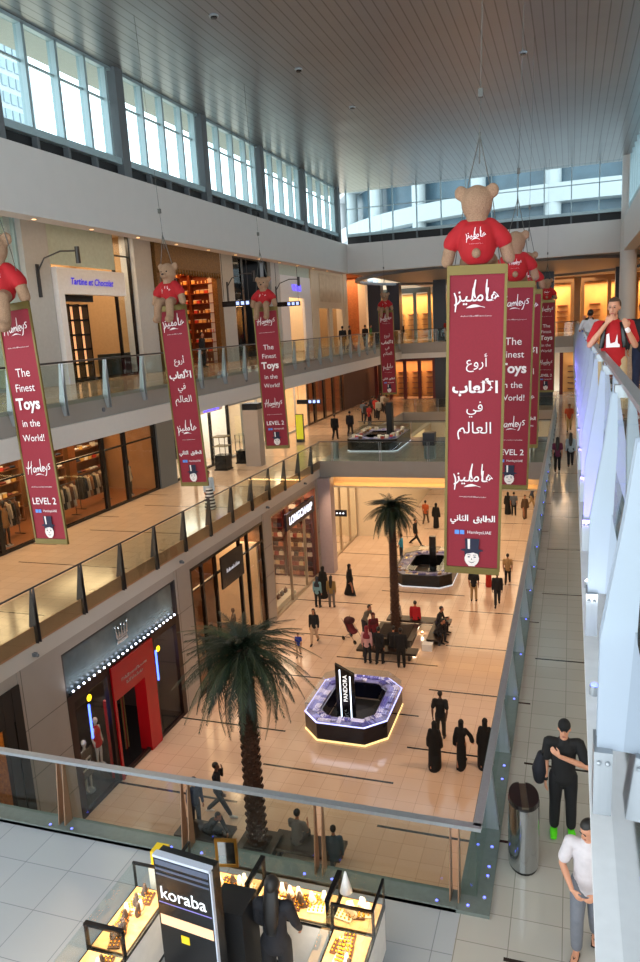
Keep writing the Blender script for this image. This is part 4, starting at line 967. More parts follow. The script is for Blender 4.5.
bl = ['red banner in Latin letters nearest the edge of the picture on the gallery side', 'red Arabic banner in front of the orange-lit shop, second along the gallery', 'red banner reading LEVEL 2 third along the gallery, before the black shop', 'small far red Arabic banner over the middle bridge',
      'large near red Arabic banner hanging over the centre of the hall', 'red banner in Latin letters just behind the large near Arabic one', 'red Arabic banner showing as a strip, third in the walkway row', 'far small red banner in Latin letters, last of the walkway row']
bb = ['plush bear in red shirt cut off by the picture edge, on the first gallery banner', 'plush bear in red shirt on the Arabic banner before the orange-lit shop', 'plush bear in red shirt on the LEVEL 2 banner before the black shop', 'tiny far plush bear in red shirt on the banner over the middle bridge',
      'large plush bear seen from behind on the near Arabic banner', 'plush bear half hidden behind the large near bear', 'small plush bear third in the walkway row of banners', 'smallest plush bear, last in the walkway row of banners']
for i, (x, y, rz, ar, tl) in enumerate(Bn):
    banner(bl[i], x, y, rz, ar, tl)
    zz = 9.7+H_+.02; dx = math.sin(tl)*H_
    bear(bb[i], x+dx-(.24 if i == 0 else 0), y-.02 if i < 4 else y+.02, zz, rz+(pi if i >= 4 else 0)+(R(22) if i == 0 else 0), (1.14, .92, .86, .86, .98, .95, .95, .95)[i], ar)

# ------------------------------------------------------------ kiosks
bed = mat('display_cream', '#e8c493', .5, var=.3, scale=14, c2='#b87c3c'); whitep = mat('white_panel', '#dcdad8', .35)
def m_bust(i):
    b = MB(); b.tube([(0, 0, 0), (0, 0, .06), (0, -.01, .12), (0, -.01, .16)], [(.045, .03), (.055, .035), (.03, .025), (.022, .02)], 10)
    o = b.build('necklace_bust', mat('bust_%d' % i, ('#f4ead6', '#3a2a22')[i], .6)); r = MB()
    r.tube([(math.cos(a)*.04, -.035-.004*math.sin(a), .085+math.sin(a)*.04) for a in [pi+pi*k/8 for k in range(9)]], [.005]*9, 5); r.build('necklace', mat('jewel_gold', '#e2a83a', .2, metal=1), o); return master(o)
def m_tray(i):
    b = MB(); b.box(-.1, .1, -.07, .07, 0, .02); o = b.build('ring_tray', mat('tray_%d' % i, ('#efe4cc', '#5a3420')[i], .6)); r = MB()
    for k in range(3):
        for q in range(4): r.ball((-.075+q*.05, -.045+k*.045, .03), (.014, .014, .012), n=6, k=5)
    r.build('jewel', MATS['jewel_gold'] if 'jewel_gold' in MATS else mat('jewel_gold', '#e2a83a', .2, metal=1), o); return master(o)
busts = [m_bust(0), m_bust(1)]; trays = [m_tray(0), m_tray(1)]
def case(label, x0, x1, y0, y1, z, power, outer, inner, gname, n, col=WARM2):
    """low glazed display case; inner: side facing the seller"""
    o = empty('display_case', ((x0+x1)/2, (y0+y1)/2, z), 0, label, 'display case'); w, d = (x1-x0)/2, (y1-y0)/2
    b = MB(); b.box(-w+.01, w-.01, -d+.01, d-.01, .08, .66); b.build('cabinet', whitep, o)
    b = MB(); b.box(-w+.03, w-.03, -d+.03, d-.03, 0, .08); b.box(-w, w, -d, d, .66, .70); b.build('plinth', black, o)
    b = MB(); b.box(-w+.03, w-.03, -d+.03, d-.03, .70, .72); b.build('display_bed', bed, o)
    b = MB()
    for sx in (-1, 1):
        for sy in (-1, 1): b.box(sx*w-.012*(sx > 0)*2, sx*w+.024*(sx < 0), sy*d-.024*(sy > 0), sy*d+.024*(sy < 0), .70, 1.05)
    lng = d > w
    for s in (-1, 1):
        if lng: b.box(-w, w, s*d-.03*(s > 0), s*d+.03*(s < 0), 1.03, 1.06)
        else: b.box(s*w-.03*(s > 0), s*w+.03*(s < 0), -d, d, 1.03, 1.06)
    b.build('frame', black, o)
    b = MB(); b.box(-w, w, -d, d, 1.045, 1.052); b.box(-w, -w+.006, -d, d, .7, 1.045); b.box(w-.006, w, -d, d, .7, 1.045); b.box(-w, w, -d, -d+.006, .7, 1.045); b.box(-w, w, d-.006, d, .7, 1.045); b.build('glass', gl, o)
    L = max(2*w, 2*d)-.25
    for k in range(n):
        t = -L/2+L*(k+.5)/n; s = random.uniform(-.1, .1)
        p = ((x0+x1)/2+(s if lng else t), (y0+y1)/2+(t if lng else s), z+.722)
        place(random.choice(busts+trays), p, random.uniform(-.3, .3)+(0 if not lng else pi/2), 'jewellery piece on show in the '+gname, 'jewellery', 'jewellery in the '+gname)
    a = area('case_light', ((x0+x1)/2, (y0+y1)/2, z+1.03), (2*w-.08, 2*d-.08) , power*.85, (1, .7, .42))
    return o
case('display case on the picture-edge side of the koraba kiosk, nearest the camera', -5.1, -4.6, 4.4, 5.8, L2, 26, 0, 0, 'near side case of the koraba kiosk', 23)
case('display case behind the koraba sign, between two black bars', -5.1, -4.6, 5.8, 6.8, L2, 22, 0, 0, 'middle side case of the koraba kiosk', 18)
case('display case at the corner of the koraba kiosk by the gold mirror', -4.6, -3.55, 6.8, 7.3, L2, 18, 0, 0, 'corner case of the koraba kiosk', 18)
case('display case in front of the long-haired saleswoman', -3.55, -2.55, 6.8, 7.3, L2, 20, 0, 0, 'back case of the koraba kiosk', 21)
case('corner display case with the white cone stand', -2.55, -2.0, 6.8, 7.3, L2, 10, 0, 0, 'far corner case of the koraba kiosk', 9)
case('brightly lit display case on the walkway side of the koraba kiosk', -2.5, -2.0, 4.6, 6.8, L2, 40, 0, 0, 'walkway side case of the koraba kiosk', 36)
b = MB(); b.box(-.14, .14, -.14, .14, 0, .45); tag(b.build('yellow_box', mat('yellow_card', '#e8c21c', .6), loc=(-4.95, 7.05, L2+.8)), 'yellow box at the back corner of the koraba kiosk', 'box') if False else None
ys = empty('yellow_stand', (-4.9, 7.1, L2), 0, 'yellow-topped stand at the back corner of the koraba kiosk', 'stand')
b = MB(); b.box(-.12, .12, -.12, .12, 0, .85); b.build('pedestal', whitep, ys); b = MB(); b.box(-.09, .09, -.09, .09, .85, 1.05); b.build('yellow_cube', mat('yellow_card', '#e8c21c', .6), ys)
b = MB(); b.tube([(0, 0, 0), (0, 0, .26)], [.075, .01], 14, cap=False); tag(b.build('cone_stand', whitep, loc=(-2.38, 7.0, L2+1.055)), 'white cone ring stand on the corner case of the koraba kiosk', 'stand')
mi = empty('table_mirror', (-3.9, 7.02, L2+1.055), R(12), 'small gold-framed mirror on the counter of the koraba kiosk', 'mirror')
b = MB(); b.box(-.14, .14, -.015, .015, .0, .035); b.box(-.14, .14, -.015, .015, .345, .38); b.box(-.14, -.105, -.015, .015, .035, .345); b.box(.105, .14, -.015, .015, .035, .345); b.bar((0, .02, .3), (0, .12, .01), .02); b.build('frame', mat('mirror_gold', '#a8772f', .3, metal=.9, var=.2), mi)
b = MB(); b.box(-.105, .105, -.008, .008, .035, .345); b.build('mirror_glass', mirror, mi)
tt = empty('kiosk_sign', (-3.66, 5.75, L2), R(-6), 'tall black kiosk sign with white koraba lettering', 'sign')
b = MB(); b.box(-.36, .33, -.09, .09, 0, 2.2); pn_ = b.build('panel', black, tt)
b = MB(); b.box(.33, .345, -.1, -.06, 0, 2.2); b.box(-.36, .33, -.1, -.02, 2.2, 2.23); b.build('edge_trim', mat('pale_blue_trim', '#b5bccb', .4), tt)
b = MB(); b.box(-.34, .31, -.096, -.09, 2.06, 2.085); b.box(-.34, .31, -.096, -.09, 2.0, 2.02); b.box(-.34, .31, -.096, -.09, 2.12, 2.18); b.build('stripe', mat('slate_stripe', '#4c5468', .4), tt)
t = text('koraba', .56, .2, .008, extrude=.1); t.v = [(x-.02, y, z+1.80) for x, y, z in t.v]; t.build('lettering', mat('koraba_white', '#f4f4f6', .5, emit='#ffffff', es=.5), pn_)
b = MB(); b.box(-.34, .31, -.094, -.09, 1.665, 1.675); b.box(-.34, .31, -.094, -.09, 1.40, 1.52, 1); b.box(-.1, .0, -.096, -.09, 1.24, 1.33, 2)
b.build('picture_strip', [mat('line_violet', '#8a80c8', .5), mat('photo_amber', '#e8b58c', .5, emit='#ffc79a', es=.5), MATS['yellow_card']], tt)
cb = empty('storage_cabinet', (-3.45, 6.25, L2), 0, 'black storage cabinet between the koraba sign and the saleswoman', 'cabinet')
b = MB(); b.box(-.2, .2, -.2, .2, .05, 1.35); b.build('body', blackm, cb); b = MB(); b.box(-.18, .18, -.18, .18, 0, .05); b.build('plinth', black, cb); b = MB(); b.box(-.15, -.13, -.215, -.2, .7, .85); b.build('handle', steel, cb)

def m_charm(i):
    b = MB(); b.box(-.13, .13, -.1, .1, 0, .05); [b.ball((-.08+q*.08, -.04+w*.08, .065), .022, n=6, k=5) for q in range(3) for w in range(2)]
    return master(b.build('charm_tray', mat('charm_%d' % i, ('#b4aede', '#ece2ea', '#6a61a8')[i], .3, scale=45, c2=('#3a3560', '#8a7f9a', '#221d48')[i])))
charms = [m_charm(i) for i in range(3)]
def octagon(hx, hy, c): return [(-hx+c, -hy), (hx-c, -hy), (hx, -hy+c), (hx, hy-c), (hx-c, hy), (-hx+c, hy), (-hx, hy-c), (-hx, -hy+c)]
def ring_kiosk(label, loc, hx, hy, c, wd, body, glow, basecol, n, gname, power, lc, protos, hgt=.9):
    o = empty('sales_kiosk', loc, 0, label, 'kiosk'); A = octagon(hx, hy, c); B = octagon(hx-wd, hy-wd, max(.1, c-wd*.42))
    def band(b, P, Q, z0, z1, m=0):
        vs = [(x, y, z) for z in (z0, z1) for x, y in P]+[(x, y, z) for z in (z0, z1) for x, y in Q]; n8 = 8; fs = []
        for i in range(8):
            j = (i+1) % 8; fs += [(i, j, 8+j, 8+i), (16+j, 16+i, 24+i, 24+j), (8+i, 8+j, 24+j, 24+i), (j, i, 16+i, 16+j)]
        b.add(vs, fs, m)
    b = MB(); band(b, A, B, .08, hgt-.22); b.build('counter', body, o)
    b = MB(); band(b, octagon(hx+.02, hy+.02, c), octagon(hx-.05, hy-.05, c), 0.02, .06); b.build('base_glow', basecol, o)
    b = MB(); band(b, octagon(hx+.01, hy+.01, c), octagon(hx-.03, hy-.03, c), hgt-.22, hgt-.19); b.build('rim_light', glow, o)
    b = MB(); band(b, octagon(hx-.04, hy-.04, c), octagon(hx-wd+.04, hy-wd+.04, max(.1, c-wd*.42)), hgt-.22, hgt-.2); b.build('display_bed', mat('bed_lilac', '#7d78a0', .4, var=.4, scale=12, c2='#3a3650'), o)
    b = MB(); band(b, octagon(hx-.005, hy-.005, c), octagon(hx-.015, hy-.015, c), hgt-.19, hgt+.1); band(b, A, B, hgt+.1, hgt+.106); b.build('glass', gl, o)
    b = MB(); b.prism(octagon(hx-wd, hy-wd, .15), 0.003, .02, 'z'); b.build('inner_mat', blackm, o)
    M = [Vector(p) for p in octagon(hx-wd/2, hy-wd/2, c*.8)]
    for k in range(n):
        t = k/n*8; i = int(t); p = M[i].lerp(M[(i+1) % 8], t-i)
        # spread along the long sides evenly
        per = [(M[q]-M[(q+1) % 8]).length for q in range(8)]; s = k/n*sum(per); q = 0
        while s > per[q]: s -= per[q]; q += 1
        d = (M[(q+1) % 8]-M[q]).normalized(); p = M[q]+d*s; nn = Vector((-d.y, d.x))*random.choice((-.13, .1))
        place(random.choice(protos), (loc[0]+p.x+nn.x, loc[1]+p.y+nn.y, loc[2]+hgt-.198), math.atan2(d.y, d.x), 'small goods on show under the glass of the '+gname, 'jewellery', 'goods of the '+gname)
    for sy in (-1, 1): area('kiosk_light', (loc[0], loc[1]+sy*(hy-wd/2), loc[2]+hgt+.09), (hx*1.6, .2), power, lc)
    for sx in (-1, 1): area('kiosk_light', (loc[0]+sx*(hx-wd/2), loc[1], loc[2]+hgt+.09), (.2, hy*1.4), power, lc)
    return o
lil = mat('lilac_led', '#c8c8ff', .4, emit='#b4b8ff', es=1.5); cream_led = mat('cream_led', '#fff0c0', .4, emit='#ffe29a', es=1.1); dim = mat('pale_led', '#e8eef0', .4, emit='#e8f0ff', es=.5)
nvb = mat('navy_lacquer', '#07081c', .12)
k1 = ring_kiosk('octagonal navy jewellery kiosk with lilac-lit glass counters on the ground floor', (-7.3, 23.6, 0), 1.5, 1.85, .65, .55, nvb, lil, cream_led, 90, 'lilac-lit octagonal kiosk', 7, (.86, .84, 1), charms)
sg = empty('kiosk_sign', (-7.35, 22.75, 0), R(10), 'upright slant-topped black sign with vertical white lettering in the octagonal kiosk', 'sign')
b = MB(); b.prism([(-.33, .02), (.33, .02), (.33, 2.1), (-.33, 2.5)], -.08, .08, 'y'); b.build('panel', black, sg)
b = MB(); b.box(-.19, -.15, -.1, -.08, .1, 2.3); b.box(.16, .2, -.1, -.08, .1, 2.05); b.build('light_line', mat('cool_line', '#e8f0ff', .4, emit='#e8f0ff', es=2.5), sg)
t = text('PANDORA', 1.0, .17, .01, extrude=.09); t = xf(t, Matrix.Translation((0, 0, 1.6)) @ Matrix.Rotation(-pi/2, 4, 'Y')); t.build('lettering', mat('letter_glow', '#ffffff', .4, emit='#ffffff', es=1.0), sg)
k2 = ring_kiosk('dark octagonal kiosk with glittering counters beyond the smaller palm', (-7.5, 39.5, 0), 1.6, 2.2, .6, .7, black, blackm, dim, 60, 'dark kiosk beyond the smaller palm', 3, WARM2, charms+trays)
b = MB(); b.box(-.18, .18, -.12, .12, .02, 2.25); tag(b.build('kiosk_column', black, loc=(-7.2, 39.5, 0.02)), 'black upright column in the dark kiosk beyond the smaller palm', 'column')
k3 = ring_kiosk('black rectangular kiosk with bright goods on the middle bridge', (-11.3, 44.6, L2), 1.55, 2.2, .25, .8, black, blackm, dim, 50, 'middle bridge kiosk', 5, NEUT, charms+boxes, hgt=.95)
b = MB(); b.box(-.18, .18, -.25, .25, .02, 2.6); tag(b.build('kiosk_column', blackm, loc=(-10.8, 45.4, L2+.02)), 'tall black panel at the walkway end of the middle bridge kiosk', 'column')

# ------------------------------------------------------------ people
SKIN = {'l': mat('skin_light', '#c98f72', .55, var=.04), 'm': mat('skin_mid', '#a86f52', .55, var=.04), 'd': mat('skin_dark', '#5a3a2a', .55, var=.04)}
eyem = mat('eye_dark', '#1c1412', .3); lipm = mat('lip', '#9a4a42', .5)
def cloth(c): return mat('fabric_'+c.strip('#'), c, .85, var=.1, scale=14)
HAIR = {'k': mat('hair_black', '#120d0b', .5, var=.2), 'b': mat('hair_brown', '#4a3222', .6, var=.2)}
def V(*a): return Vector(a)
def person(label, x, y, z, rz, h=1.72, pose='stand', top='#222222', legs='#1a1c26', shoes='#151515', skin='m', hair='k', arms=None, sleeve='short', robe=None, scarf=None,
           long_hair=False, cap=None, fine=False, head=(0, 0), lean=0, skirt=None, female=False, extras=None, robe_w=1.0, step=.17):
    """figure whose front is local -Y; lengths in units of stature"""
    k = h; o_n = 'person'
    S = {}
    hipz = .525
    if pose == 'sit': hipz = .27
    if pose == 'crouch': hipz = .27
    hip = V(0, 0, hipz); ln = lean
    def sp(t, dx=0):   # point on the spine t above hip, leaning forward
        return hip+V(dx, -math.sin(ln)*t, math.cos(ln)*t)
    sw = .1 if female else .112
    neck = sp(.30); chest = sp(.20); head_c = neck+V(0, -.012-math.sin(ln)*.09-.02*(head[1] > 0), .105*math.cos(ln*.6))
    sh = {s: sp(.272, s*sw) for s in (-1, 1)}
    hp = {s: hip+V(s*.052, 0, -.01) for s in (-1, 1)}
    if pose in ('sit', 'crouch'):
        kn = {s: hip+V(s*.075, -.235, .0 if pose == 'sit' else .06) for s in (-1, 1)}
        an = {s: V(s*.07, -.235+(.02 if pose == 'sit' else .12), .045) for s in (-1, 1)}
    elif pose == 'walk':
        kn = {-1: V(-.05, -.10, .29), 1: V(.05, .0, .28)}; an = {-1: V(-.05, -step, .05), 1: V(.05, step, .075)}
    else:
        kn = {s: V(s*.06, -.012, .285) for s in (-1, 1)}; an = {s: V(s*.065, .005, .045) for s in (-1, 1)}
    if skirt == 'wide' or pose == 'wide':
        an = {s: V(s*.085, .005, .045) for s in (-1, 1)}; kn = {s: V(s*.07, -.01, .285) for s in (-1, 1)}
    arms = arms or ('down', 'down')
    el, wr, hd = {}, {}, {}
    for s, a in zip((-1, 1), arms):
        P = sh[s]
        if a == 'down': e, w = P+V(s*.02, .012, -.175), P+V(s*.022, -.02, -.325)
        elif a == 'swing': e, w = P+V(s*.03, -.05, -.165), P+V(s*.03, -.13, -.28)
        elif a == 'back': e, w = P+V(s*.03, .07, -.16), P+V(s*.02, .10, -.30)
        elif a == 'phone': e, w = P+V(s*.03, -.05, -.165), P+V(-s*.03, -.19, -.11)
        elif a == 'ear': e, w = P+V(s*.06, -.05, -.15), P+V(s*.0, -.075, .03)
        elif a == 'strap': e, w = P+V(s*.05, -.045, -.165), P+V(-s*.012, -.115, -.035)
        elif a == 'mouth': e, w = P+V(s*.06, -.07, -.15), P+V(-s*.06, -.13, .01)
        elif a == 'waist': e, w = P+V(s*.05, -.01, -.175), P+V(-s*.035, -.15, -.25)
        elif a == 'cross': e, w = P+V(s*.06, -.07, -.155), P+V(-s*.15, -.125, -.05)
        elif a == 'lap': e, w = P+V(s*.03, -.06, -.16), P+V(-s*.03, -.19, -.20)
        else: e, w = P+V(*a[0]), P+V(*a[1])
        el[s], wr[s] = e, w
    def K(p): return p*k
    def Rr(*r): return [((a[0]*k, a[1]*k) if isinstance(a, tuple) else a*k) for a in r]
    # body -------------------------------------------------
    b = MB(); sd = (1, 0, 0); n = 14 if fine else 9
    b.tube([K(hip+V(0, 0, -.02)), K(sp(.07)), K(sp(.16)), K(chest+V(0, 0, .02)), K(sp(.262))], Rr((.088, .06), (.074, .052), (.082, .058), (.092, .06), (.07, .045)), n+4, side=sd)
    b.tube([K(sp(.25)), K(neck+V(0, -.004, 0)), K(neck+V(0, -.01, .04))], Rr(.036, .031, .031), n)
    for s in (-1, 1):
        b.tube([K(sp(.262, s*.05)), K(sh[s]), K(sh[s].lerp(el[s], .35)), K(el[s])], Rr(.034, .032, .029, .023), n)
        b.tube([K(el[s]), K(el[s].lerp(wr[s], .35)), K(wr[s])], Rr(.023, .0235, .0155), n)
        b.tube([K(hp[s]), K(hp[s].lerp(kn[s], .4)), K(kn[s])], Rr(.05, .046, .031), n)
        b.tube([K(kn[s]), K(kn[s].lerp(an[s], .35)), K(an[s])], Rr(.031, .032, .019), n)
        b.tube([K(an[s]+V(0, .012, -.02)), K(an[s]+V(s*.004, -.05, -.028)), K(an[s]+V(s*.008, -.095, -.034))], Rr((.02, .018), (.024, .014), (.02, .009)), n)
    # head
    yaw, nod = head; HM = Matrix.Translation(K(head_c)) @ Matrix.Rotation(yaw, 4, 'Z') @ Matrix.Rotation(nod, 4, 'X')
    hb = MB(); hb.ball((0, .006*k, .012*k), (.044*k, .054*k, .058*k), n=18, k=14); hb.ball((0, -.014*k, -.024*k), (.033*k, .036*k, .042*k), n=14, k=10)
    hb.prism([(-.009*k, -.03*k), (.009*k, -.03*k), (.004*k, .008*k), (-.004*k, .008*k)], -.064*k, -.03*k, 'y')
    for s in (-1, 1): hb.ball((s*.044*k, .004*k, -.004*k), (.007*k, .012*k, .018*k), n=8, k=6)
    b = join(b, xf(hb, HM))
    ex = MB()
    for s in (-1, 1): ex.ball((s*.017*k, -.046*k, .003*k), (.0075*k, .004*k, .0045*k), 1, n=8, k=6); ex.box(s*.017*k-.01*k, s*.017*k+.01*k, -.0505*k, -.047*k, .013*k, .0165*k, 1)
    ex.ball((0, -.0475*k, -.042*k), (.014*k, .004*k, .004*k), 2, n=8, k=6)
    ex = xf(ex, HM)
    # hands: palm, four fingers, thumb
    hb = MB()
    for s in (-1, 1):
        d = (wr[s]-el[s]).normalized(); a = arms[0 if s < 0 else 1]
        if a in ('phone', 'lap', 'waist'): d = (d+V(-s*.5, 0, -.1)).normalized()
        if a == 'cross': d = (d+V(0, .35, .25)).normalized()
        if a == 'strap': d = (d+V(0, .3, .6)).normalized()
        side = V(0, -1, 0) if a in ('down', 'back', 'swing') else V(0, 0, 1)
        side = (side-d*side.dot(d)).normalized(); nrm = d.cross(side)
        if a in ('down', 'back', 'swing') and nrm.dot(V(s, 0, 0)) > 0: nrm = -nrm
        if a in ('cross', 'strap', 'mouth', 'waist') and nrm.dot(V(0, 1, 0)) < 0: nrm = -nrm
        w = wr[s]; pe = w+d*.052
        hb.tube([K(w), K(w+d*.028), K(pe)], Rr((.015, .011), (.021, .0095), (.022, .009)), 8, side=side)
        for q in range(4):
            r0 = pe+side*(.018-.012*q)-d*.004; L_ = (.036, .042, .039, .03)[q]
            m1 = r0+d*L_*.5+nrm*.006; m2 = r0+d*L_*.85+nrm*.019
            hb.tube([K(r0), K(m1), K(m2)], Rr(.0056, .0052, .0044), 6)
        t0 = w+d*.014+side*.015
        hb.tube([K(t0), K(t0+d*.022+side*.016+nrm*.006), K(t0+d*.042+side*.018+nrm*.014)], Rr(.0078, .0066, .005), 6)
    mats = [SKIN[skin], eyem, lipm]
    if fine:
        b = join(b, hb); body = b.build('person', mats, remesh=.0045*k, extra=ex)
    else:
        body = b.build('person', mats, remesh=.011*k, extra=join(ex, hb))
    body.location = (x, y, z); body.rotation_euler = (0, 0, rz); tag(body, label, 'person')
    vs = .006*k if fine else .012*k
    # clothes ----------------------------------------------
    if robe:
        t = MB(); wid = robe_w
        pts = [sp(.285), sp(.25), sp(.14), hip, V(0, 0, .3), V(0, .01, .03)] if pose not in ('sit', 'crouch') else [sp(.285), sp(.25), sp(.14), hip, hip+V(0, -.1, -.02), V(0, -.24, .22), V(0, -.24, .05)]
        rr = [(.05, .045), (.115, .07), (.105*wid, .08), (.115*wid, .09), (.13*wid, .115), (.145*wid, .15)][:len(pts)]
        if len(pts) == 7: rr = [(.05, .045), (.115, .07), (.11, .08), (.125, .09), (.13, .08), (.12, .06), (.13, .07)]
        if pose == 'walk': rr[-1] = (.13*wid, .2)
        t.tube([K(p) for p in pts], Rr(*rr), 18)
        for s in (-1, 1): t.tube([K(sh[s]+V(-s*.02, 0, 0)), K(el[s]), K(wr[s])], Rr(.045, .044, .05), 10)
        t.build('robe', cloth(robe), body, remesh=vs)
    else:
        t = MB(); lo = -.035
        t.tube([K(sp(lo)), K(sp(.05)), K(sp(.14)), K(chest+V(0, 0, .02)), K(sp(.268)), K(sp(.295))], Rr((.102, .075), (.082 if female else .09, .064), (.082 if female else .092, .065), (.097, .068), (.08, .052), (.043, .04)), n+6, side=sd)
        for s in (-1, 1):
            t.ball(K(sh[s]+V(-s*.004, 0, -.002)), .041*k, n=12, k=8); t.tube([K(sp(.262, s*.05)), K(sh[s]+V(-s*.004, 0, .002))], Rr(.042, .04), n)
            if sleeve == 'long': t.tube([K(sp(.262, s*.06)), K(sh[s]), K(el[s]), K(wr[s]-(wr[s]-el[s])*.06)], Rr(.042, .042, .033, .025), n)
            else: t.tube([K(sp(.262, s*.06)), K(sh[s]), K(sh[s].lerp(el[s], .72))], Rr(.042, .044, .043), n)
        t.build('jacket' if sleeve == 'long' else 't_shirt', cloth(top), body, remesh=vs)
        if skirt:
            t = MB(); t.tube([K(sp(.06)), K(hip), K(V(0, 0, .3)), K(V(0, 0, .07))], Rr((.08, .06), (.1, .08), (.12, .11), (.15, .14)), 16)
            t.build('skirt', skirt if not isinstance(skirt, str) else cloth(skirt), body, remesh=vs)
        else:
            t = MB(); t.tube([K(sp(.05)), K(hip), K(hip+V(0, 0, -.03))], Rr((.085, .06), (.098, .07), (.092, .068)), n+4, side=sd)
            for s in (-1, 1):
                t.tube([K(hp[s]), K(hp[s].lerp(kn[s], .4)), K(kn[s]), K(kn[s].lerp(an[s], .5)), K(an[s]+(kn[s]-an[s])*.12)], Rr(.057, .055, .044, .042, .038), n)
            t.build('trousers', cloth(legs), body, remesh=vs)
    for s in (-1, 1):
        if shoes is None: continue
        t = MB(); a_ = an[s]
        if shoes == 'flip':
            t.tube([K(a_+V(0, .015, -.042)), K(a_+V(s*.008, -.1, -.042))], Rr((.024, .007), (.026, .007)), 10, side=sd); t.tube([K(a_+V(-.022, -.02, -.03)), K(a_+V(s*.008, -.08, -.012)), K(a_+V(.022, -.02, -.03))], Rr(.004, .004, .004), 6); t.build('flip_flop', cloth('#1c1613'), body)
        else:
            t.tube([K(a_+V(0, .018, -.02)), K(a_+V(s*.004, -.04, -.022)), K(a_+V(s*.008, -.105, -.03))], Rr((.026, .024), (.029, .021), (.023, .012)), 10, side=sd); t.build('shoe', cloth(shoes), body)
    # hair, scarf, cap
    t = MB()
    if scarf:
        t.ball((0, .008*k, .016*k), (.054*k, .062*k, .066*k), n=16, k=12); t = xf(t, HM)
        t.tube([K(head_c+V(0, .012, -.01)), K(neck+V(0, .004, .01)), K(sp(.25)), K(sp(.19))], Rr((.05, .05), (.05, .048), (.105, .068), (.112, .078)), 14)
        # leave the face open
        t2 = MB(); t2.v, t2.f, t2.m, t2.sm = t.v, [], [], []
        inv = HM.inverted()
        for f in t.f:
            c = inv @ (sum((Vector(t.v[i]) for i in f), Vector())/len(f))
            if c.y < -.022*k and abs(c.x) < .036*k and -.062*k < c.z < .036*k: continue
            t2.f.append(f); t2.m.append(0); t2.sm.append(True)
        t2.build('headscarf', cloth(scarf), body)
    elif cap:
        t.ball((0, .006*k, .026*k), (.048*k, .058*k, .052*k), n=16, k=12); t.tube([(0, -.04*k, .03*k), (0, -.07*k, .026*k)], Rr((.036, .005), (.028, .004)), 12, side=sd)
        c = xf(t, HM); c2 = MB(); c2.v = c.v; inv = HM.inverted()
        for f in c.f:
            q = inv @ (sum((Vector(c.v[i]) for i in f), Vector())/len(f))
            if q.z < .012*k and q.y < .02*k: continue
            c2.f.append(f); c2.m.append(0); c2.sm.append(True)
        c2.build('cap', cloth(cap), body)
        hb = MB(); hb.ball((0, .014*k, .0), (.046*k, .05*k, .045*k), n=14, k=10); hb = xf(hb, HM); h2 = MB(); h2.v = hb.v
        for f in hb.f:
            q = inv @ (sum((Vector(hb.v[i]) for i in f), Vector())/len(f))
            if q.y < .004*k: continue
            h2.f.append(f); h2.m.append(0); h2.sm.append(True)
        h2.build('hair', HAIR[hair], body)
    else:
        t.ball((0, .012*k, .02*k), (.05*k, .058*k, .06*k), n=16, k=14); c = xf(t, HM)
        if long_hair:
            c.tube([K(head_c+V(0, .03, .0)), K(neck+V(0, .045, .0)), K(sp(.2)+V(0, .075, 0)), K(sp(.11)+V(0, .078, 0))], Rr((.048, .03), (.056, .03), (.05, .022), (.03, .012)), 12, side=sd)
        inv = HM.inverted(); h2 = MB(); h2.v = c.v
        for f in c.f:
            q = inv @ (sum((Vector(c.v[i]) for i in f), Vector())/len(f))
            if q.y < -.014*k and q.z < .04*k and not (long_hair and abs(q.x) > .04*k): continue
            if q.z < -.022*k and q.y < .01*k and not long_hair: continue
            h2.f.append(f); h2.m.append(0); h2.sm.append(True)
        h2.build('hair', HAIR[hair], body)
    if extras: extras(body, k, dict(sh=sh, el=el, wr=wr, hip=hip, sp=sp, head=HM, K=K))
    return body

# walkway and level three figures close to the camera
def ext_black(o, k, J):
    b = MB(); K = J['K']; w = J['wr'][-1]; e = J['el'][-1]; d = (w-e).normalized()
    b.tube([K(w-d*.018), K(w-d*.006)], [.0185*k, .0185*k], 12); b.build('wrist_band', black, o)
blk = person('man in black T-shirt, black cap and lime green shoes, one hand on his shoulder', -.02, 10.08, L2, R(4), 1.84, 'stand', '#0c0c0e', '#0c0d12', '#58e018', 'l', 'k', ('down', 'cross'), fine=True, cap='#0b0b0c', head=(R(-4), R(4)), extras=ext_black)
sb = empty('shoulder_bag', (-.35, 10.08, L2), 0, 'dark navy shoulder bag held at the side of the black-shirted man', 'bag')
b = MB(); b.tube([(0, 0, .86), (0, 0, 1.0), (0.02, 0, 1.22)], [(.09, .13), (.11, .15), (.06, .1)], 12); b.build('body', cloth('#12141f'), sb, remesh=.015)
b = MB(); b.tube([(.02, -.06, 1.2), (.1, -.05, 1.42), (.16, 0, 1.5), (.1, .06, 1.42), (.02, .06, 1.2)], [.012]*5, 6); b.build('strap', black, sb)
person('man in white T-shirt, grey sweatpants and flip-flops walking with hands joined at the waist', .27, 8.03, L2, R(-8), 1.76, 'walk', '#cdc6ca', '#6c6f78', 'flip', 'l', 'k', ('waist', 'waist'), fine=True, head=(R(-35), R(22)), step=.09)
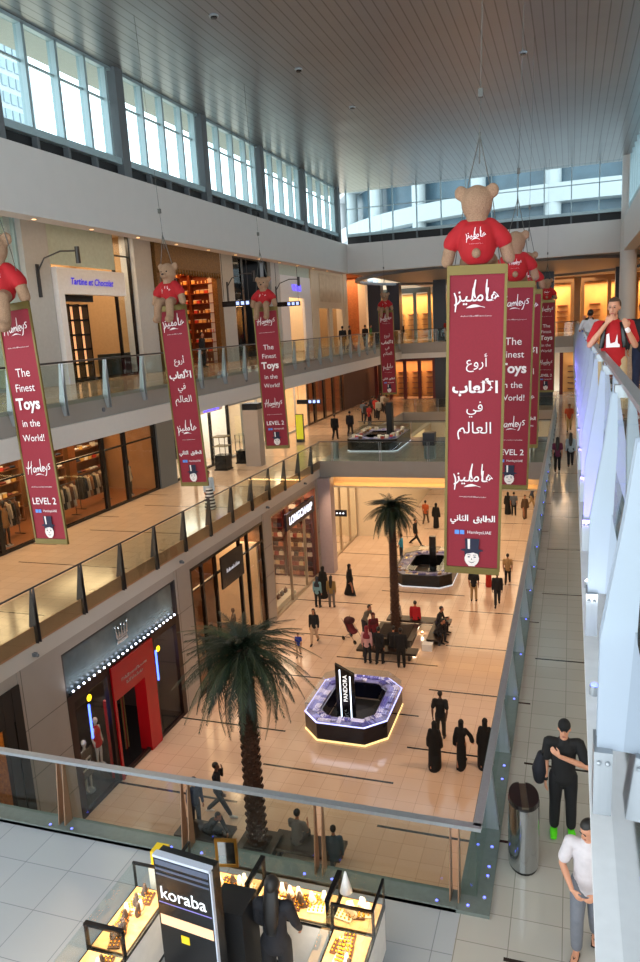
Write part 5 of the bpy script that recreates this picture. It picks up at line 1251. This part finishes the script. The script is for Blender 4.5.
def ext_red(o, k, J):
    K = J['K']; b = MB(); y = -.073*k
    for s in (-1, 1): b.tube([K(J['sp'](.29, s*.06)+V(0, -.045, 0)), K(J['sp'](.24, s*.07)+V(0, -.078, 0)), K(J['sp'](.1, s*.085)+V(0, -.075, 0))], [(.018*k, .006*k)]*3, 8)
    b.build('backpack_strap', black, o)
    b = MB(); c = J['sp'](.15)
    b.add([K(c+V(dx, -.076, dz)) for dx, dz in ((-.05, -.05), (.05, -.05), (.05, -.03), (.035, -.02), (.03, .05), (.015, -.01), (-.02, -.02), (-.03, .06), (-.05, .05))], [list(range(9))])
    b.build('print', white_ink, o)
    b = MB(); w = J['wr'][1]; e = J['el'][1]; d = (w-e).normalized(); b.tube([K(w-d*.02), K(w-d*.002)], [.019*k]*2, 12); b.build('wrist_band', white_ink, o)
person('man in red printed T-shirt holding backpack straps behind the near steel handrail', .58, 11.7, L3, R(-4), 1.84, 'stand', '#b8141c', '#c2a884', '#3a3028', 'l', 'b', ('mouth', 'strap'), fine=True, head=(R(-14), R(4)), extras=ext_red)
person('man in black jacket walking behind the red-shirted man on level three', 1.30, 15.6, L3, R(-6), 1.8, 'walk', '#15161c', '#1c2340', '#101010', 'm', 'k', ('swing', 'down'), sleeve='long')
L3P = [(592, 356, 'person in white top and black trousers with arms raised on level three', '#d8d8da', '#111114', pi), (583, 341, 'person in blue with a red bag beyond the white-topped one on level three', '#2a4aa8', '#26365a', pi)]
sales = person('saleswoman with long black hair in a dark suit, seen from behind in the koraba kiosk', -3.0, 6.32, L2, pi+R(6), 1.66, 'stand', '#14141c', '#101016', '#0c0c0c', 'm', 'k', ('swing', 'swing'), sleeve='long', long_hair=True, female=True, fine=True)

P = person
P('man in white shirt walking away on level three past the red-shirted man', .55, 24.5, L3, pi, 1.75, 'walk', '#cfcfd6', '#101014', arms=('swing', 'ear'))
P('child in blue with orange hood by the near handrail on level three', .62, 30.5, L3, R(160), 1.5, 'walk', '#2d55b8', '#2a4a8c', sleeve='long')
P('person in dark green top farther along level three', 1.6, 33, L3, pi, 1.7, 'walk', '#2e4a30', '#23242c')
P('person in dark clothes near the far honey-lit shop', .9, 44, L3, pi, 1.7, 'walk', '#1c1c22', '#16161a')
# ground floor
P('man in dark suit with white shoes walking by the large palm', -9.7, 17.25, 0, R(100), 1.74, 'walk', '#17181f', '#15161c', '#d8d4d0', 'd', arms=('swing', 'ear'), sleeve='long', step=.22)
P('broad man in grey shirt sitting with his back turned beside the large palm', -6.85, 16.25, .02, pi+R(-8), 1.78, 'sit', '#77736f', '#2b2b30', arms=('phone', 'lap'), lean=.12)
P('hunched figure in black sitting on the bench by the large palm', -9.45, 16.1, .02, R(70), 1.7, 'sit', '#121214', '#141418', lean=.75, sleeve='long', arms=('lap', 'lap'))
P('person in dark blue jacket standing behind the railing post near the hunched figure', -10.1, 16.55, 0, R(60), 1.7, 'stand', '#26365a', '#1a2238', sleeve='long', lean=.15)
P('person in teal top sitting low behind the railing post by the saleswoman', -5.7, 15.95, .02, pi+.3, 1.65, 'sit', '#1d3a4a', '#23252c', sleeve='long', lean=.2)
P('woman in black abaya at the near side of the group of three', -3.95, 21.15, 0, pi, 1.62, 'walk', robe='#08080a', scarf='#08080a', female=True)
P('woman in black abaya with arms out in the middle of the group', -3.14, 21.4, 0, pi, 1.64, 'walk', robe='#0a0a0c', scarf='#0a0a0c', female=True, arms=(((-.08, -.02, -.13), (-.1, -.06, -.25)), 'down'), robe_w=.72)
P('woman in wide black abaya nearest the long walkway', -2.42, 21.6, 0, pi, 1.66, 'walk', robe='#060608', scarf='#060608', female=True, robe_w=1.12)
P('man in black T-shirt standing just beyond the three abayas', -4.05, 22.9, 0, pi, 1.76, 'stand', '#0d0d10', '#2a2620', skin='d', arms=('back', 'back'))
P('woman in black cardigan and beige trousers walking towards the jewellery kiosk', -10.84, 29.4, 0, R(5), 1.66, 'walk', '#131318', '#b59a80', female=True, long_hair=True, sleeve='long')
P('small child in bright blue top walking beside the black cardigan woman', -11.1, 28.0, 0, R(10), 1.08, 'walk', '#23389a', '#b59a80', female=True)
P('woman in light teal top by the bag shop corner', -12.1, 33.6, 0, R(175), 1.66, 'stand', '#6e99a6', '#14161c', female=True, sleeve='long', scarf='#2a2e38')
P('tall woman in black abaya behind the teal-topped woman', -12.25, 35.0, 0, R(170), 1.72, 'stand', robe='#070709', scarf='#070709', female=True)
P('woman in olive top and grey trousers with a shoulder bag by the bag shop', -11.4, 33.75, 0, R(185), 1.7, 'stand', '#8a7040', '#6a625c', female=True, long_hair=True, sleeve='long')
P('woman in black abaya holding a red purse, walking alone', -10.97, 35.6, 0, R(80), 1.72, 'walk', robe='#060608', scarf='#060608', female=True, step=.12, robe_w=.85)
P('man in grey jacket leaning over the red stroller', -8.75, 30.4, 0, R(70), 1.72, 'stand', '#6a6258', '#2c2a30', arms=('swing', 'swing'), lean=.45, sleeve='long')
P('person in dark red top beside the stroller', -8.1, 29.55, 0, R(30), 1.62, 'stand', '#6a1420', '#201a20', female=True, scarf='#4a0f18', sleeve='long')
P('person in pale pink top standing before the bench by the smaller palm', -7.98, 27.95, 0, pi, 1.68, 'stand', '#c99a9a', '#1a1c24', female=True, sleeve='long', scarf='#7a2430')
P('slim person in black beside the pale pink top, seen from behind', -7.45, 27.9, 0, pi-.2, 1.7, 'walk', '#0e0e14', '#0e0e14', female=True, sleeve='long', step=.07)
P('man in black with a bag standing nearest the kiosk at the smaller palm', -6.5, 27.85, 0, pi+.2, 1.76, 'stand', '#0d0d12', '#0c0c10', sleeve='long', skin='d')
P('person in black sitting facing the smaller palm', -7.1, 28.9, .03, pi, 1.7, 'sit', '#101016', '#15151c', sleeve='long', lean=.3)
P('person in red top sitting behind the trunk of the smaller palm', -6.75, 32.1, .03, pi, 1.7, 'sit', '#a8101c', '#2a2024', sleeve='long')
P('person in white top sitting behind the trunk of the smaller palm', -7.7, 32.2, .03, pi, 1.7, 'sit', '#c0b4ac', '#2a2a30', sleeve='long')
P('man in dark suit looking at his phone on the side bench by the smaller palm', -5.6, 31.6, .03, R(80), 1.76, 'sit', '#15141a', '#17161c', sleeve='long', arms=('phone', 'phone'), lean=.25)
P('dark-clothed person crouching over a white box on the side bench', -5.5, 30.7, .03, R(60), 1.66, 'sit', '#1c1a20', '#2a2628', sleeve='long', lean=.6)
b = MB(); b.box(-.22, .22, -.18, .18, 0, .3); tag(b.build('carrier_box', whitep, loc=(-5.75, 29.75, 0.002)), 'white box on the floor by the side bench', 'box')
st = empty('stroller', (-9.2, 30.0, 0), R(60), 'dark red stroller beside the grey-jacketed man', 'stroller')
b = MB(); b.tube([(0, -.1, .45), (0, .1, .5), (0, .3, .8)], [(.2, .1), (.22, .16), (.2, .14)], 12); b.build('seat', cloth('#5a1018'), st, remesh=.03)
b = MB(); b.tube([(0, .1, .95), (0, .3, .9)], [(.22, .16), (.22, .2)], 12); b.build('hood', cloth('#3a0c12'), st, remesh=.03)
for sx in (-.24, .24):
    b = MB(); b.tube([(sx, -.35, .1), (sx, .45, 1.02)], [.012]*2, 6); b.tube([(sx, .4, .1), (sx, -.1, .5)], [.012]*2, 6); b.build('frame', dsteel, st)
    for sy in (-.35, .4):
        b = MB(); b.tube([(sx-.015, sy, .1), (sx+.015, sy, .1)], [.1, .1], 16, side=(0, 0, 1), cap=False); b.build('wheel', black, st)
P('person in khaki trousers and black top walking past the dark kiosk', -4.5, 35.9, 0, pi, 1.75, 'stand', '#16161a', '#a88a60')
P('woman in red dress beyond the near banner edge', -4.0, 38.2, 0, pi, 1.66, 'stand', robe='#b02418', female=True, robe_w=.7)
P('man in dark jacket with a shoulder bag walking towards the palms', -3.3, 35.5, 0, R(5), 1.74, 'walk', '#17181c', '#1c1c22', sleeve='long', skin='d')
P('person in tan top walking towards the far hall', -3.05, 38.7, 0, pi, 1.7, 'walk', '#a8885c', '#17181c')
P('man in turquoise T-shirt at the counter of the dark kiosk', -9.45, 41.5, 0, R(-90), 1.76, 'stand', '#2f8fae', '#2a2c34', arms=('swing', 'swing'))
P('person in black striding past the lit back wall', -9.3, 45, 0, R(80), 1.78, 'walk', '#0f0f12', '#0f0f12', sleeve='long', step=.24)
P('person in striped orange dress farther back by the lit wall', -9.6, 50.2, 0, R(170), 1.7, 'walk', '#b0552a', '#5a4a3a', female=True)
P('woman in black beside the striped orange dress', -8.7, 49.3, 0, R(170), 1.75, 'stand', robe='#08080a', scarf='#08080a', robe_w=.8)
P('person in lime vest far back on the ground floor', -8.3, 55, 0, R(170), 1.72, 'stand', '#8a9a28', '#1a1c20')
P('far couple on the ground floor, the man in grey top', -3.75, 53.2, 0, pi, 1.74, 'stand', '#5a5f6c', '#141418')
P('woman in black next to the far man in grey top', -4.2, 53.6, 0, pi, 1.64, 'stand', robe='#0c0c10', scarf='#0c0c10')
P('person in brown coat walking far back beside the walkway edge', -2.95, 52.6, 0, R(10), 1.68, 'walk', robe='#5a4230', female=True, robe_w=.7)
P('hunched person in grey-blue jacket at the far walkway edge', -2.7, 55.6, 0, R(90), 1.72, 'walk', '#3c4256', '#b89a70', sleeve='long', lean=.35)
# level two
stripe = bpy.data.materials.new('striped_cloth'); stripe.use_nodes = True; nt_ = stripe.node_tree
wv = nt_.nodes.new('ShaderNodeTexWave'); wv.bands_direction = 'Z'; wv.inputs['Scale'].default_value = 2.2; tcn = nt_.nodes.new('ShaderNodeTexCoord'); rmp = nt_.nodes.new('ShaderNodeValToRGB')
rmp.color_ramp.interpolation = 'CONSTANT'; rmp.color_ramp.elements[0].color = (.02, .02, .03, 1); rmp.color_ramp.elements[1].position = .5; rmp.color_ramp.elements[1].color = (.8, .8, .78, 1)
nt_.links.new(tcn.outputs['Object'], wv.inputs[0]); nt_.links.new(wv.outputs[0], rmp.inputs[0]); nt_.links.new(rmp.outputs[0], nt_.nodes['Principled BSDF'].inputs['Base Color'])
P('woman in pale top and striped black and white skirt by the level two railing', -14.75, 27.9, L2, R(40), 1.7, 'stand', '#c6d2dc', female=True, skirt=stripe, sleeve='long')
P('dark silhouetted person walking on level two past the middle bridge bin', -15.0, 47, L2, pi, 1.76, 'walk', '#0c0c10', '#0c0c10', sleeve='long')
P('person in navy with a bag walking towards the level two crowd', -14.4, 48.6, L2, pi, 1.76, 'walk', '#11131f', '#14141a', sleeve='long')
P('woman in maroon top and black trousers on the long walkway', -1.0+.45, 36.9, L2, pi, 1.7, 'walk', '#5a1a3a', '#0d0d10', female=True, long_hair=True)
P('woman in pale blue jacket with long dark hair on the long walkway', .05, 38.2, L2, pi, 1.7, 'walk', '#9fb2c2', '#151822', female=True, long_hair=True, sleeve='long')
P('person in mustard top and maroon trousers on the long walkway', .62, 39.4, L2, pi, 1.74, 'walk', '#c9962a', '#6a1a1c', sleeve='long')
P('man in grey suit at the bridge end of the long walkway', -2.0, 44.4, L2, R(20), 1.8, 'stand', '#3a4254', '#20242e', sleeve='long')
P('man in orange shirt and tan trousers far along the walkway', -.05, 50.3, L2, 0, 1.78, 'walk', '#c24a26', '#c9a468')
cols_ = ['#8a1a1c', '#1c1c22', '#5a6878', '#b0a898', '#a82a24', '#22242c', '#7a6a58', '#c2b8a8', '#301a1a']
whr = ['nearest the navy-clad walker', 'just behind the first', 'by the far gallery wall', 'beside the rail corner', 'with a pale bag', 'at the back of the crowd', 'half hidden in the crowd', 'beyond the perfume kiosk', 'at the far edge of the crowd']
for i in range(9):
    P('person in the level two crowd, '+whr[i], -14.3-.55*(i % 3)-.2*(i//3), 53.5+1.2*i, L2, R(150+20*(i % 4)), 1.66+.02*(i % 5), 'walk' if i % 2 else 'stand', cols_[i], '#1a1a20', female=i % 3 == 0, sleeve='long' if i % 2 else 'short')
gal = [(322, 'pushing a dark pram on the level three gallery', '#15161c'), (330, 'in black abaya beside the pram pusher', '#0b0b0e'), (340, 'in black top in the middle of the gallery group', '#16161a'), (347, 'in green shirt on the level three gallery', '#3f7a3a'), (356, 'in grey-blue shirt by the warm copper shop', '#4a5a78'), (362, 'in dark blue coat next to the grey-blue shirt', '#22304a'), (376, 'in black by the first dark column', '#101014')]
gy = [49.5, 52.5, 55.5, 58.5, 61.5, 63, 68.5]
for i, (px_, lb, c) in enumerate(gal): P('person '+lb, -14.9-.35*(i % 2), gy[i], L3, R(90 if i % 2 else 200), 1.7, 'walk', c, '#1b1c24', sleeve='long', female=i in (1, 2))
P('person in pale jacket by the glass railing before the black shop', -14.6, 36.6, L3, R(120), 1.74, 'stand', '#b8bcc2', '#22242c', sleeve='long')
P('person in black in the doorway of the orange-lit shop', -17.8, 34.3, L3, R(90), 1.76, 'stand', '#111114', '#111114', sleeve='long')
P('person in red by the columns at the far end of level three', -9.9, 63.4, L3, R(0), 1.8, 'stand', '#a81c1c', '#d8c8c0', sleeve='short')

# mannequins in the shop windows
def mannequin(label, x, y, z, rz, top=None, m=None):
    o = empty('mannequin', (x, y, z), rz, label, 'mannequin'); k = 1.78; b = MB(); b.tube([(0, 0, .9), (0, 0, 1.05), (0, 0, 1.25), (0, 0, 1.42)], [(.15, .1), (.12, .085), (.16, .105), (.08, .06)], 14)
    b.tube([(0, 0, 1.42), (0, 0, 1.55)], [.05, .045], 10); b.ball((0, -.01, 1.66), (.08, .095, .12), n=14, k=10)
    for s in (-1, 1):
        b.tube([(s*.16, 0, 1.38), (s*.22, .02, 1.1), (s*.22, -.05, .85), (s*.22, -.08, .74)], [.05, .04, .028, .02], 8)
        b.tube([(s*.08, 0, .92), (s*.1, -.02, .5), (s*.1, 0, .08), (s*.1, -.1, .04)], [.08, .055, .035, .03], 10)
    b.build('figure', m or mannm, o, remesh=.03); b = MB(); b.cyl(0, 0, 0, .02, .2); b.build('stand', steel, o)
    if top: b = MB(); b.tube([(0, 0, .8), (0, 0, 1.05), (0, 0, 1.25), (0, 0, 1.44)], [(.2, .14), (.15, .11), (.18, .125), (.09, .07)], 14); b.build('garment', cloth(top), o, remesh=.03)
    return o
mannequin('white mannequin standing in the dark shop window beside LE lettering', -14.3, 17.3, .02, R(80)); mannequin('crouched-looking pale mannequin low in the dark shop window', -14.2, 16.6, .02, R(100), '#e8e2da').scale = (.8, .8, .62)
mannequin('mannequin in red dress inside the red door portal', -14.8, 18.6, .02, R(90), '#c4141c'); mannequin('mannequin in pale blouse in the window past the red door', -14.2, 21.2, .02, R(90), '#d8cfc4')
mannequin('mannequin in brown coat in the amber shop window', -14.4, 28.5, .02, R(90), '#4a2a1a', mat('mannequin_brown', '#5a3a2a', .5)); mannequin('mannequin in dark coat nearest the stone pier in the bag shop', -14.2, 32.2, .02, R(90), '#1c1a1c')
for i, y in enumerate((17.6, 21.6, 24.6, 30)): mannequin(('dark mannequin in the first visible bay of the clothing shop', 'dark mannequin just past the first red banner', 'dark mannequin in the middle bay of the clothing shop', 'dark mannequin by the last bay of the clothing shop')[i], -20.1, y, L2+.02, R(90), ('#1c1a1c', '#8a5a2a', '#22242c', '#b09a80')[i], mat('mannequin_dark', '#1c1614', .4))

# ------------------------------------------------------------ small ceiling and wall fittings
for i, (x, y) in enumerate(((-4.2, 13.5), (-1.9, 17), (-1.7, 21.5), (-9.2, 20), (-8.6, 25), (-8.2, 30), (-1.6, 27))):
    b = MB(); b.cyl(0, 0, -.04, 0, .13); b.cyl(0, 0, -.07, -.04, .09, m=1)
    tag(b.build('ceiling_sensor', [steel, black], loc=(x, y, 22.348)), 'small round fitting on the slatted metal ceiling', 'ceiling fitting', 'round fittings on the slatted ceiling')
for i, y in enumerate((14.9, 22.9, 31.2, 36.5)):
    b = MB(); b.box(0, .1, -.05, .05, -.05, .05); b.ball((.13, 0, -.02), .05, n=8, k=6); tag(b.build('security_camera', mat('cam_grey', '#6b6e74', .4), loc=(VX+.045, y, 5.85)), ('small camera on the band above the nearest stone pier', 'small camera above the pier between the red-doored and amber shops', 'small camera above the pier beside the bag shop', 'small camera above the bag shop sign')[i], 'camera')
for i, y in enumerate((19.4, 24.3, 30.2, 38)):
    b = MB(); b.cyl(0, 0, 0, .03, .07, n=12); o = b.build('wall_sensor', mat('cam_grey', '#6b6e74'), loc=(VX+.06, y, 11.9)); o.rotation_euler = (0, pi/2, 0); o.location.x = VX-.05; tag(o, 'small round fitting on the grey band of level three', 'wall fitting', 'round fittings on the level three band')
# curved lamp arms on the level three piers
for i, y in enumerate((23.8, 40.2, 47.8)):
    o = empty('wall_lamp', (FX+.25, y, 16.6), 0, ('curved grey lamp arm on the pier beside the boutique', 'curved grey lamp arm on the pier beside the orange-lit shop', 'curved grey lamp arm on the pier beside the white shopfront')[i], 'lamp')
    b = MB(); b.tube([(0, 0, 0), (.3, .1, .5), (.9, .3, .72), (1.5, .5, .7)], [.03]*4, 8); b.build('arm', dsteel, o); b = MB(); b.cyl(1.5, .5, .25, .85, .09); b.build('lamp_head', dsteel, o)
    b = MB(); b.box(-.0, .05, -.08, .08, -.9, .3); b.build('wall_plate', dsteel, o)
# recessed downlights: rows in the soffits
dlm = mat('downlight_glow', '#fff2d8', .4, emit='#ffb870', es=3)
def downlight(x, y, z, lb, g):
    b = MB(); b.cyl(0, 0, -.012, 0, .09, n=12, m=1); b.cyl(0, 0, -.02, -.012, .06, n=12, m=0); return tag(b.build('downlight', [dlm, steel], loc=(x, y, z)), lb, 'downlight', g)
for k in range(12): downlight(VX-.3, 15+k*2.6, 17.328, 'recessed downlight under the white upper wall above the boutiques', 'downlights under the upper wall')
for k in range(16): downlight(-16.3, 12+k*2.6, 11.148, 'recessed downlight in the ceiling of the level two gallery', 'downlights of the level two gallery')

# ------------------------------------------------------------ light
w = bpy.data.worlds.new('sky'); bpy.context.scene.world = w; w.use_nodes = True; bg = w.node_tree.nodes['Background']
bg.inputs[0].default_value = (.86, .95, 1, 1); bg.inputs[1].default_value = 3.7
# ground hall: fill spots added along the level two edges to warm the marble
for k in range(7):
    y = 13.5+k*4.0; e_ = (150, 260, 400, 400, 400, 400, 400)[k]
    spot('hall_fill', (VX+.15, y, 5.5), (VX+4.2, y+.5, 0), e_, (1, .64, .39), 115, .8, .15)
    spot('hall_fill', (-1.4, y, 5.5), (-5.0, y+.5, 0), e_, (1, .64, .39), 115, .8, .15)
for k in range(4): area('soffit_light', (-11.5+k*2.9, 50, 5.55), (2, 18), 260, (1, .74, .45))
area('soffit_light', (-7.4, 41, 5.35), (11, .5), 330, (1, .66, .34), (R(90), 0, 0)) if False else area('cove_light', (-7.4, 39.9, 5.3), (11.5, .4), 130, (1, .62, .26), (pi, 0, 0))
area('bridge_soffit_light', (-7.4, 43.8, 5.55), (11, 5), 420, (1, .72, .45))
area('gallery_light', (-16.4, 26, 11.1), (2.5, 34), 650, WARM2)
area('gallery_light', (-16.4, 56, 11.1), (2.5, 18), 350, WARM2)
area('gallery_light', (-16.2, 28, 18.6), (2.0, 40), 500, WARM2)
area('gallery_light', (-4, 72, 17.2), (12, 6), 500, NEUT); area('gallery_light', (-7, 70, 11.1), (10, 8), 250, WARM2)
area('bridge_light', (-7.3, 55, 17.2), (10, 8), 250, NEUT)
area('walkway_light', (3.2, 22, 11.1), (2.4, 44), 500, NEUT)
for o in MASTERS:
    for ch in list(o.children): bpy.data.objects.remove(ch)
    bpy.data.objects.remove(o)
vs_ = bpy.context.scene.view_settings; vs_.view_transform = 'Standard'; vs_.look = 'None'; vs_.gamma = 1; vs_.use_curve_mapping = False; vs_.exposure = 0
